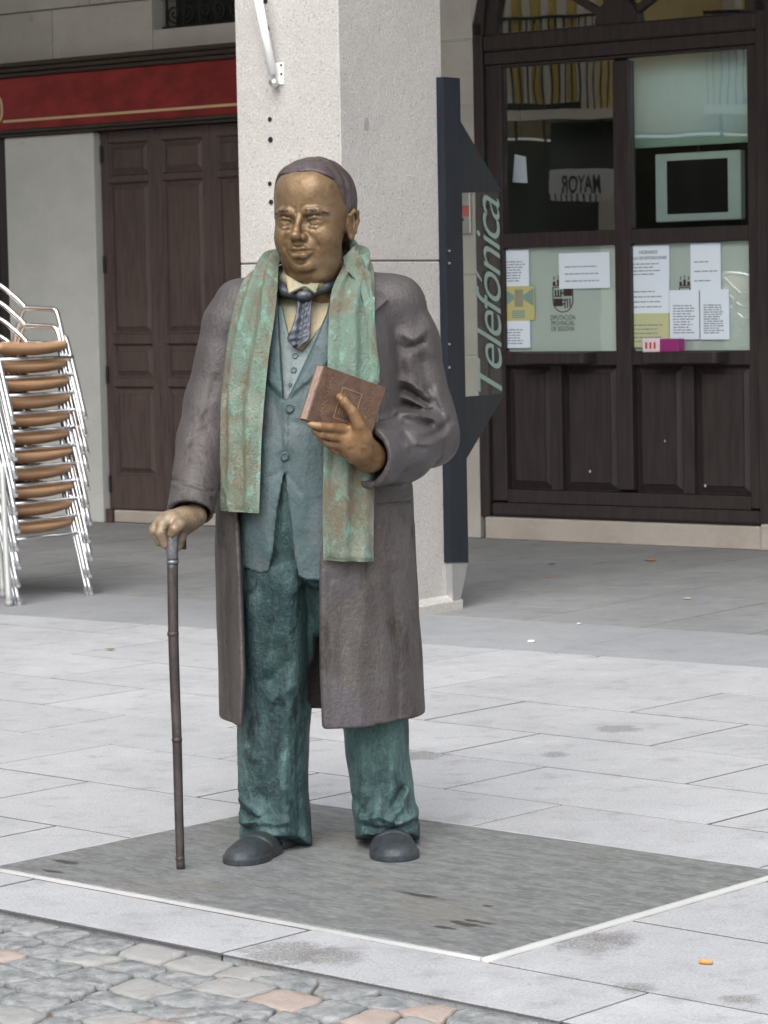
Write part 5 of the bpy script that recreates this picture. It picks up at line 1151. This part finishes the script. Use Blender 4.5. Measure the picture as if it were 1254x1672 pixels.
# ---- right hand on the cane -------------------------------------------
FR_ = Field((-0.66, -0.38, 0.84), (-0.48, -0.10, 1.04), 0.0032)
chain(FR_, [P(318, 842, -0.20), P(302, 850, -0.225), P(285, 853, -0.255)], [0.034, 0.033, 0.026], 0.02)
chain(FR_, [P(297, 847, -0.23), P(274, 848, -0.262)], [0.028, 0.022], 0.02)
chain(FR_, [P(276, 846, -0.25), P(259, 854, -0.268), P(252, 866, -0.276), P(260, 886, -0.272)], [0.020, 0.0165, 0.0155, 0.0115], 0.010, kk=0.003)
chain(FR_, [P(281, 848, -0.262), P(266, 858, -0.285), P(262, 870, -0.292), P(269, 890, -0.288)], [0.019, 0.0165, 0.015, 0.011], 0.008, kk=0.003)
chain(FR_, [P(288, 853, -0.25), P(276, 866, -0.272), P(272, 880, -0.275), P(276, 896, -0.26)], [0.018, 0.015, 0.0135, 0.0105], 0.008, kk=0.003)
chain(FR_, [P(307, 851, -0.235), P(293, 856, -0.292), P(285, 864, -0.308), P(281, 871, -0.306)], [0.022, 0.0165, 0.0155, 0.0125], 0.014, kk=0.003)
chain(FR_, [P(303, 856, -0.225), P(297, 872, -0.235), P(291, 889, -0.238), P(288, 896, -0.245)], [0.018, 0.015, 0.014, 0.011], 0.008, kk=0.003)
nets(FR_, 'hand', MT['hand2'])

# ================================================================== THINGS AT THE GLAZED DOORWAY (wall frame)
def wthing(name, label, cat, group=None):
    return tag(empty(name, tuple(W0), RZ), label, cat, group)
def sheet(name, m, px0, py0, px1, py1, label, cat='notice', y=0.0695, lines=0, head=None, group=None, ink='ink', first=0.30):
    a, z1 = wuz(px0, py0, -y); b, z0 = wuz(px1, py1, -y); o = wthing(name, label, cat, group)
    MB().box(a, b, y, y + 0.0012, z0, z1).build('paper', m, o)
    w_, h_ = b - a, z1 - z0; mb = MB()
    if lines:
        for i in range(lines):
            z = z1 - h_ * (first + (0.9 - first) * (i + 0.5) / lines); x = a + w_ * 0.12; end = b - w_ * random.uniform(0.1, 0.4)
            while x < end:
                l_ = random.uniform(0.012, 0.05); mb.box(x, min(x + l_, end), y - 0.0012, y - 0.0003, z, z + 0.006); x += l_ + 0.007
        tag(mb.build('print', MT[ink], o), kind='stuff')
    if head:
        for i, (tx, rel, sz) in enumerate(head):
            v, f = text_mb(tx, sz, align='CENTER', offset=0.0006)
            if len(v): MB().add([((a + b) / 2 + p[0], y - 0.0008, z1 - h_ * rel + p[1]) for p in v], f).build('lettering', MT[ink], o)
    return o
Yp = 0.068
sheet('notice', MT['paper'], 820, 409, 864, 467, 'white notice with dense paragraphs above the coloured plan poster', lines=8)
sheet('notice', MT['paper'], 912, 414, 996, 470, 'wide white landscape notice partly covering the crest', lines=3)
pm = sheet('poster', MT['papery'], 820, 468, 873, 523, 'cream and blue plan poster stuck between two white notices', 'poster')
mb = MB(); mb2 = MB()
a, z1 = wuz(820, 468, -0.0695); b, z0 = wuz(873, 523, -0.0695); w_, h_ = b - a, z1 - z0
for s in (0, 1):
    for k in range(7):
        x = a + w_ * (0.06 + 0.045 * k) if s == 0 else b - w_ * (0.06 + 0.045 * k); mb.box(x, x + 0.007, 0.0680, 0.0692, z0 + h_ * (0.42 + 0.03 * k), z1 - h_ * 0.08 - 0.006 * k)
for k in range(4): mb.box(a + w_ * 0.3, b - w_ * 0.3, 0.0680, 0.0692, z0 + h_ * (0.08 + 0.06 * k), z0 + h_ * (0.11 + 0.06 * k))
tag(mb.build('print', MT['ink2'], pm), kind='stuff')
mb2.box(a + w_ * 0.39, b - w_ * 0.35, 0.0680, 0.0692, z0 + h_ * 0.4, z1 - h_ * 0.1); mb2.build('plan_centre', m_plain('grey_olive_ink', srgb(150, 150, 130), 0.8), pm)
sheet('notice', MT['paper'], 821, 524, 866, 568, 'small white notice at the foot of the pane under the plan poster', lines=6)
sheet('notice', MT['paper'], 1025, 402, 1093, 456, 'white opening hours notice headed with capital letters', first=0.5, lines=4, head=[('HORARIO', 0.24, 0.030), ('SALA DE EXPOSICIONES', 0.40, 0.024)])
sheet('notice', MT['paper'], 1025, 457, 1093, 511, 'pale blue sheet with faint lines between opening hours and green notice', lines=4)
sheet('notice', MT['paperg'], 1025, 512, 1093, 567, 'pale green notice with a short paragraph beside the purple leaflet box', lines=5)
sheet('notice', MT['paper'], 1127, 398, 1177, 474, 'tall faint white notice next to the half hidden crest', lines=3, y=0.0702)
sheet('notice', MT['paper'], 1093, 474, 1142, 554, 'white list sheet left of its twin on the pane', lines=11, y=0.0682)
sheet('notice', MT['paper'], 1143, 473, 1191, 554, 'white list sheet with one narrow column right of its twin', lines=13, y=0.0682)
# printed crests on the film
def crest(px0, py0, px1, py1, half=False):
    y = 0.0845; a, z1 = wuz(px0, py0, -y); b, z0 = wuz(px1, py1, -y); cx = (a + b) / 2; w_, h_ = b - a, z1 - z0
    mb = MB()
    def pan(x0, x1, q0, q1): mb.box(cx + x0 * w_, cx + x1 * w_, y, y + 0.001, z0 + q0 * h_, z0 + q1 * h_)
    n_ = 14                                      # shield outline
    out = [(-0.46, 0.66), (0.46, 0.66), (0.46, 0.3)] + [(0.46 * math.cos(t_), 0.3 - 0.3 * math.sin(t_)) for t_ in [math.pi * i / n_ for i in range(1, n_)]] + [(-0.46, 0.3)]
    inn = [(p[0] * 0.90, 0.33 + (p[1] - 0.33) * 0.92) for p in out]
    V = [(cx + p[0] * w_, y, z0 + p[1] * h_) for p in out] + [(cx + p[0] * w_, y, z0 + p[1] * h_) for p in inn]; m_ = len(out)
    mb.add(V, [(i, (i + 1) % m_, m_ + (i + 1) % m_, m_ + i) for i in range(m_)])
    pan(-0.40, -0.02, 0.16, 0.36); pan(0.03, 0.40, 0.42, 0.62); pan(-0.16, 0.16, 0.30, 0.33)
    for k in range(3): pan(-0.36 + 0.12 * k, -0.29 + 0.12 * k, 0.42, 0.58); pan(0.06 + 0.11 * k, 0.11 + 0.11 * k, 0.10 + 0.02 * k, 0.36)
    pan(-0.38, -0.05, 0.40, 0.43); pan(-0.12, 0.12, 0.48, 0.52); pan(-0.10, 0.10, 0.20, 0.24)
    for k in range(5):                           # crown
        pan(-0.44 + 0.19 * k, -0.32 + 0.19 * k, 0.70, 0.80 + 0.05 * (k % 2)); pan(-0.40 + 0.19 * k, -0.36 + 0.19 * k, 0.84 + 0.03 * (k % 2), 0.93 + 0.03 * (k % 2))
    pan(-0.44, 0.44, 0.68, 0.705)
    return mb
crest(900, 447, 938, 510).build('crest', MT['crest'], gd); crest(1107, 447, 1142, 510).build('crest', MT['crest'], gd)
for i, tx in enumerate(('DIPUTACIÓN', 'PROVINCIAL', 'DE SEGOVIA')):
    u_, z_ = wuz(919, 522 + 9.2 * i, -0.085); v, f = text_mb(tx, 0.042, align='CENTER', spacing=1.0)
    if len(v): MB().add([(u_ + p[0] * 0.75, 0.0845, z_ + p[1]) for p in v], f).build('lettering', MT['crest'], gd)
# roller blind, monitor, and a card added for a pale reflection, inside the upper panes
bl = wthing('roller_blind', 'pale blue roller blind pulled half down inside the upper right pane', 'blind')
a = 0.94; b = 1.93; zb = wuz(1120, 238, -0.25)[1]
V = []; F_ = []
for i in range(13):
    x = a + (b - a) * i / 12; y = 0.25 + 0.006 * math.sin(i * 1.1)
    V += [(x, y, zb + 0.03), (x, y, 3.08), (x, y + 0.002, zb + 0.03), (x, y + 0.002, 3.08)]
for i in range(12):
    o = i * 4; F_ += [(o, o + 4, o + 5, o + 1), (o + 2, o + 3, o + 7, o + 6), (o, o + 2, o + 6, o + 4), (o + 1, o + 5, o + 7, o + 3)]
MB().add(V, F_).build('cloth', MT['blind'], bl, smooth=True)
MB().block(a, b, 0.24, 0.262, zb, zb + 0.045, 0.004).build('bottom_bar', MT['blindbar'], bl)
MB().tube([(a, 0.27, 3.1), (b, 0.27, 3.1)], 0.03, 12).build('roller', MT['blindbar'], bl, smooth=True)
mo = wthing('monitor', 'flat monitor with pale wide frame hanging inside the doorway below the blind', 'monitor')
(a, z1), (b, z0) = wuz(1069, 252, -0.28), wuz(1210, 358, -0.28)
MB().block(a, b, 0.28, 0.34, z0, z1, 0.006).build('casing', MT['bezel'], mo)
(sa, sz1), (sb, sz0) = wuz(1089, 263, -0.28), wuz(1189, 346, -0.28)
MB().box(sa, sb, 0.2765, 0.2795, sz0, sz1).build('screen', MT['screen'], mo)
MB().tube([((a + b) / 2, 0.31, z1), ((a + b) / 2, 0.31, 3.05)], 0.012, 8).build('hanger', MT['iron'], mo)
hc = wthing('reflection_card', 'blank white card on a cord, added for a pale reflection in the upper left pane', 'card')
(a, z1), (b, z0) = wuz(836, 252, -0.2), wuz(861, 299, -0.2)
MB().prism([(a, z0 + 0.01), (a + 0.02, z1), (b - 0.01, z1 - 0.02), (b, z0)], 0.2, 0.204, lambda p, q, y: (p, y, q)).build('card', MT['paper'], hc)  # solid white card and its cord stand in for a shape mirrored in the glass
MB().tube(spline([((a + b) / 2, 0.202, 3.02), ((a + b) / 2 + 0.01, 0.202, z1 + 0.2), ((a + b) / 2, 0.202, z1 - 0.01)], 8), 0.0025, 5).build('cord', MT['iron'], hc)
# leaflet box on the ledge
bx = wthing('leaflet_box', 'white and purple leaflet box lying on the right ledge of the doorway', 'box')
(a, zt), (b, _) = wuz(1053, 554, 0.03), wuz(1111, 554, 0.03); zl = wuz(900, 576, 0.05)[1] + 0.001
MB().block(a, a + (b - a) * 0.48, -0.06, 0.02, zl, zl + 0.085, 0.003).build('white_half', MT['pinkw'], bx); MB().block(a + (b - a) * 0.483, b, -0.06, 0.02, zl, zl + 0.080, 0.003).build('purple_half', MT['purple'], bx)
mb = MB()
for k in range(3): mb.box(a + 0.02 + 0.03 * k, a + 0.035 + 0.03 * k, -0.0615, -0.0602, zl + 0.02, zl + 0.06)
tag(mb.build('print', MT['redlab'], bx), kind='stuff')

# ================================================================== STACKED CHAIRS (local x = forward, along the wall)
def make_chair():
    r = empty('stacking_chair', tuple(W0), RZ)
    hw = 0.275; R_ = 0.0140
    for s in (-1, 1):
        w_ = hw * s
        a = spline([(0.0, w_, 0.0), (-0.06, w_, 0.22), (-0.115, w_ * 0.985, 0.43), (-0.145, w_ * 0.97, 0.555), (-0.165, w_ * 0.965, 0.585), (-0.20, w_ * 0.965, 0.592), (-0.36, w_ * 0.965, 0.60), (-0.395, w_ * 0.965, 0.592), (-0.415, w_ * 0.955, 0.56), (-0.46, w_ * 0.93, 0.42), (-0.56, w_ * 0.93, 0.0)], 42)
        MB().tube(a, R_, 9).build('side_frame', MT['alu'], r, smooth=True)
        b = spline([(0.028, w_, 0.0), (-0.032, w_, 0.22), (-0.088, w_ * 0.985, 0.42), (-0.10, w_ * 0.96, 0.44)], 14)
        MB().tube(b, R_, 9).build('leg', MT['alu'], r, smooth=True)
        for x in (0.0, 0.028): MB().tube([(x, w_, -0.001), (x, w_, 0.014)], 0.0135, 9).build('glide', MT['ferr'], r)
    bk = spline([(-0.375, -hw * 0.95, 0.60), (-0.45, -hw * 0.93, 0.66), (-0.545, -hw * 0.80, 0.735), (-0.60, -hw * 0.4, 0.762), (-0.615, 0, 0.768), (-0.60, hw * 0.4, 0.762), (-0.545, hw * 0.80, 0.735), (-0.45, hw * 0.93, 0.66), (-0.375, hw * 0.95, 0.60)], 40)
    MB().tube(bk, R_, 9).build('back_rail', MT['alu'], r, smooth=True)
    MB().tube([(-0.05, -hw, 0.335), (-0.05, hw, 0.335)], 0.009, 8).build('stretcher', MT['alu'], r, smooth=True)
    MB().tube([(-0.485, -hw * 0.93, 0.31), (-0.485, hw * 0.93, 0.31)], 0.009, 8).build('stretcher', MT['alu'], r, smooth=True)
    # seat: woven panel with a rolled, sagging front edge
    nx, ny = 18, 20; V = []; F_ = []
    prof = [(-0.50, 0.425), (-0.40, 0.415), (-0.30, 0.412), (-0.20, 0.418), (-0.14, 0.424), (-0.105, 0.424), (-0.080, 0.421), (-0.066, 0.409), (-0.066, 0.396), (-0.080, 0.384), (-0.12, 0.366), (-0.22, 0.372), (-0.3, 0.388), (-0.50, 0.40)]
    m_ = len(prof)
    for j in range(ny + 1):
        t_ = -1 + 2 * j / ny; yy = t_ * (hw - 0.022)
        sag = 0.016 * (1 - t_ * t_); fr = 0.018 * (1 - t_ * t_)
        for k, (x, z) in enumerate(prof): V.append((x + (fr if x > -0.2 else 0), yy, z - sag * (1.0 if 5 < k < 13 else 0.6) ))
    for j in range(ny):
        for k in range(m_): F_.append((j * m_ + k, j * m_ + (k + 1) % m_, (j + 1) * m_ + (k + 1) % m_, (j + 1) * m_ + k))
    F_ += [tuple(range(m_)), tuple(ny * m_ + k for k in range(m_ - 1, -1, -1))]
    MB().add(V, F_).build('seat', MT['wicker'], r, smooth=True)
    V = []; F_ = []
    for j in range(13):
        t_ = -1 + j / 6; yy = t_ * hw * 0.72; cx = -0.60 + 0.05 * t_ * t_
        for (dx, z) in ((0.03, 0.50), (0.0, 0.745), (-0.012, 0.745), (0.018, 0.50)): V.append((cx + dx, yy, z - 0.02 * t_ * t_))
    for j in range(12):
        for k in range(4): F_.append((j * 4 + k, j * 4 + (k + 1) % 4, j * 4 + 4 + (k + 1) % 4, j * 4 + 4 + k))
    F_ += [(0, 1, 2, 3), (51, 50, 49, 48)]
    MB().add(V, F_).build('backrest', MT['wicker'], r, smooth=True)
    return r
MT['ferr'] = m_plain('grey_plastic_glide', (0.30, 0.30, 0.31), 0.5)
def copy_tree(o, parent=None):
    c = o.copy(); COL.objects.link(c)
    if parent is not None: c.parent = parent
    for ch in list(o.children): copy_tree(ch, c)
    return c
ords = ['lowest', 'second from the bottom', 'third from the bottom', 'fourth from the bottom', 'fifth from the bottom', 'sixth and middle one', 'fifth from the top', 'fourth from the top', 'third from the top', 'second from the top', 'topmost']
ch0 = make_chair()
for i in range(11):
    o = ch0 if i == 0 else copy_tree(ch0)
    o.location = tuple(W0 + WU * (0.0 + (-0.012 if i > 8 else 0) + random.uniform(-0.008, 0.008)) + WN * (-4.08 + random.uniform(-0.004, 0.004)) + np.array([0, 0, 0.001 + i * 0.0945]))
    tag(o, 'aluminium chair with tan woven seat, %s in the stack' % ords[i], 'chair', 'stacked aluminium chairs by the plaster wall')
# folded table standing at the edge of the stack
tb = empty('folding_table', tuple(W0), RZ); tag(tb, 'pale aluminium folding table leaning beside the stacked chairs', 'table')
for k, (px, py, zt) in enumerate(((5, 976, 0.78), (15, 990, 0.74))):
    q = G(px, py) - W0; x, y = float(q @ WU), float(q @ WN)
    pts = spline([(x, y, 0.0), (x - 0.012, y, 0.3), (x - 0.022, y, zt - 0.06), (x - 0.045, y, zt - 0.01), (x - 0.12, y, zt)], 20)
    MB().tube(pts, 0.0165, 12).build('leg', MT['palealu'] if 'palealu' in MT else MT.setdefault('palealu', m_plain('matt_aluminium', (0.66, 0.68, 0.66), 0.4, 0.6)), tb, smooth=True)
    MB().tube([(x, y, -0.001), (x, y, 0.03)], 0.019, 12).build('foot', MT['ferr'], tb, smooth=True)
    MB().tube([(x - 0.02, y, 0.68), (x - 0.30, y + 0.1, 0.30)], 0.010, 8).build('brace', MT['iron'], tb)
    pts2 = [(x - 0.50, y, 0.0), (x - 0.46, y, zt)]; MB().tube(pts2, 0.0165, 12).build('leg', MT['palealu'], tb, smooth=True)
q = G(5, 976) - W0; x, y = float(q @ WU), float(q @ WN)
MB().block(x - 0.72, x - 0.05, y - 0.33, y + 0.30, 0.76, 0.785, 0.008).build('top', MT['palealu'], tb)

# ================================================================== LITTER
def butt(name, label, px, py, col, ln, r, ang, cat='cigarette butt'):
    g = G(px, py); o = empty(name, (g[0], g[1], 0.0), ang); tag(o, label, cat)
    MB().tube([(-ln / 2, 0, r + 0.001), (ln / 2 * 0.75, 0, r + 0.001)], r, 8).build('filter', m_plain(name + '_tan', col, 0.7), o, smooth=True)
    MB().tube([(ln / 2 * 0.75 + 0.0003, 0, r + 0.001), (ln / 2, 0, r + 0.0005)], [r * 0.95, r * 0.6], 8).build('ash_end', m_plain(name + '_ash', (0.3, 0.27, 0.24), 0.9), o, smooth=True)
butt('cigarette_butt', 'orange cigarette butt lying on the paving beside the base plate', 1153, 1575, srgb(222, 140, 78)[:3], 0.032, 0.0055, -0.4)
butt('cigarette_butt', 'white cigarette end on the dark granite strip below the pillar', 868, 1049, srgb(240, 240, 235)[:3], 0.034, 0.005, 0.1)
def scrap(label, px, py, col, s, cat='litter'):
    g = G(px, py); mb = MB(); n_ = 6; V = [(s * random.uniform(0.6, 1) * math.cos(k * math.pi / 3), s * random.uniform(0.5, 0.9) * math.sin(k * math.pi / 3), 0.002 + random.uniform(0, 0.006)) for k in range(n_)]
    V += [(p[0], p[1], p[2] + 0.0015) for p in V]
    mb.add(V, [tuple(range(5, -1, -1)), tuple(range(6, 12))] + [(k, (k + 1) % 6, 6 + (k + 1) % 6, 6 + k) for k in range(6)])
    tag(mb.build('litter_scrap', m_plain('scrap_%d_%d' % (px, py), col, 0.8), None, (g[0], g[1], 0.002)), label, cat)
scrap('orange brown leaf scrap on the shaded arcade floor', 1062, 916, srgb(170, 110, 60)[:3], 0.05)
scrap('pale brown paper scrap on the floor near the arcade edge', 1121, 979, srgb(205, 165, 125)[:3], 0.03)
scrap('small black scrap on the arcade floor near the telephone panel', 901, 923, (0.02, 0.02, 0.02), 0.028)
scrap('small cream scrap at the inner edge of the granite strip', 946, 1020, srgb(230, 215, 190)[:3], 0.02)
scrap('rust coloured crumb on the arcade floor', 897, 943, srgb(190, 120, 70)[:3], 0.03)
scrap('dry olive leaf on the pale paving near the cane', 181, 1062, srgb(120, 105, 60)[:3], 0.03)

# ================================================================== HOUSE ACROSS THE PLAZA (seen mirrored in the door glass)
GP = W0 + WN * 0.075                                          # mirror plane of the panes
CM = CAM + 2 * WN * float((GP - CAM) @ WN)
def mir_dir(px, py):
    u_, z_ = wuz(px, py, -0.075); q = GP + WU * u_ + np.array([0, 0, z_]); q[2] = z_; return q, (q - CM)
q0, d0 = mir_dir(1000, 300); dh = np.array([d0[0], d0[1], 0]); dh /= np.linalg.norm(dh)
HC = np.array([q0[0], q0[1], 0]) + dh * 14.0
HN = -dh; HX = np.array([-HN[1], HN[0], 0])                     # facade normal towards the plaza; local x along the facade
hrz = math.atan2(HX[1], HX[0])
def hp(px, py, off=0.0):
    q, d = mir_dir(px, py); t_ = ((HC + HN * off - CM) @ HN) / (d @ HN); p = CM + d * t_ - HC; return float(p @ HX), float(p[2])
hs_ = empty('plaza_house', tuple(HC), hrz); tag(hs_, 'ochre house across the plaza with balconies and yellow striped blinds', 'building')
MT['ochre'] = m_paint('ochre_plaster', srgb(238, 214, 150), 0.85, 0.12, dust=srgb(220, 190, 135)); MT['ystripe'] = m_plain('yellow_stripe', srgb(228, 196, 96), 0.8); MT['creamst'] = m_plain('cream_stone', srgb(240, 230, 210), 0.8)
hb = lambda name, m, *b: MB().box(*b).build(name, MT[m], hs_)
hb('wall', 'ochre', -8, 8, 0.02, 0.6, 3.35, 11)
hb('dark_arcade', 'dark', -8, 8, 1.2, 1.4, 0, 3.35)
for k in range(5): hb('arcade_post', 'creamst', -6.2 + 3.0 * k, -5.85 + 3.0 * k, 0.0, 0.5, 0.0, 3.35)
hb('roof', 'redlab', -8.3, 8.3, -0.5, 4, 11.0, 11.2)
for fl_ in range(3):
    zf = 3.62 + 2.9 * fl_
    for k in range(4):
        xc = -4.9 + 2.9 * k
        hb('window_surround', 'creamst', xc - 0.75, xc + 0.75, -0.04, 0.018, zf - 0.02, zf + 2.15)
        hb('window_pane', 'dark', xc - 0.55, xc + 0.55, -0.06, -0.042, zf, zf + 1.98)
        hb('balcony_slab', 'creamst', xc - 1.0, xc + 1.0, -0.75, 0.019, zf - 0.14, zf - 0.025)
        bs = MB()
        for i in range(25): bs.tube([(xc - 0.96 + 0.08 * i, -0.71, zf - 0.024), (xc - 0.96 + 0.08 * i, -0.71, zf + 0.95)], 0.009, 4)
        bs.box(xc - 0.99, xc + 0.99, -0.73, -0.69, zf + 0.95, zf + 0.98); bs.build('balcony_railing', MT['iron'], hs_)
        for s in (-1, 1):
            for w0 in (0.1, 0.5):
                pts = [(xc + s * w0 * 1.6, -0.7 * (1 - i / 14) + 0.0, zf - 0.15 - 0.34 * math.sin(i / 14 * 1.5) - 0.03 * math.sin(i * 0.9)) for i in range(15)]
                MB().tube(pts, 0.018, 5).build('bracket', MT['iron'], hs_)
        st = MB(); st2 = MB()
        for i in range(13):
            (st if i % 2 else st2).box(xc - 0.62 + 0.096 * i, xc - 0.527 + 0.096 * i, -0.70 + 0.02 * (i % 2), -0.69 + 0.02 * (i % 2), zf + 0.05, zf + 1.5 - 0.12 * ((i + k) % 3))
        st.build('striped_blind', MT['ystripe'], hs_); st2.build('striped_blind', MT['creamst'], hs_)
aw = empty('awning', tuple(HC), hrz); tag(aw, 'white awning with scalloped valance lettered MAYOR, mirrored in the glazed doorway', 'awning')
(ax0, az1), (ax1, az0) = hp(895, 281, 1.6), hp(1000, 316, 1.6)
axl, axr = min(ax0, ax1) - 0.2, max(ax0, ax1)
wv_ = MB(); wv_.box(axl, axr, -1.61, -1.6, az0, az1)
n_ = 14
for i in range(n_):
    x = axl + (axr - axl) * (i + 0.12) / n_; wv_.box(x, x + (axr - axl) / n_ * 0.7, -1.61, -1.6, az0 - 0.07, az0)
wv_.build('valance', MT['creamst'] if False else MT['white'], aw)
MB().add([(axl, -1.6, az1), (axr, -1.6, az1), (axr, -0.02, az1 + 0.6), (axl, -0.02, az1 + 0.6), (axl, -1.6, az1 + 0.01), (axr, -1.6, az1 + 0.01), (axr, -0.02, az1 + 0.61), (axl, -0.02, az1 + 0.61)], [(0, 1, 2, 3), (7, 6, 5, 4), (0, 4, 5, 1), (1, 5, 6, 2), (2, 6, 7, 3), (3, 7, 4, 0)]).build('canopy', MT['dark'], aw)
v, f = text_mb('MAYOR', 0.24, align='CENTER', offset=0.004)
if len(v):
    tx = hp(950, 302, 1.62); k_ = abs(hp(918, 302, 1.62)[0] - hp(984, 302, 1.62)[0]) / (v[:, 0].max() - v[:, 0].min()); hz = 0.15 / 0.17
    # read from the plaza the word runs left to right
    MB().add([(tx[0] + p[0] * k_, -1.615, tx[1] - 0.085 + p[1]) for p in v], f).build('lettering', MT['iron'], aw)
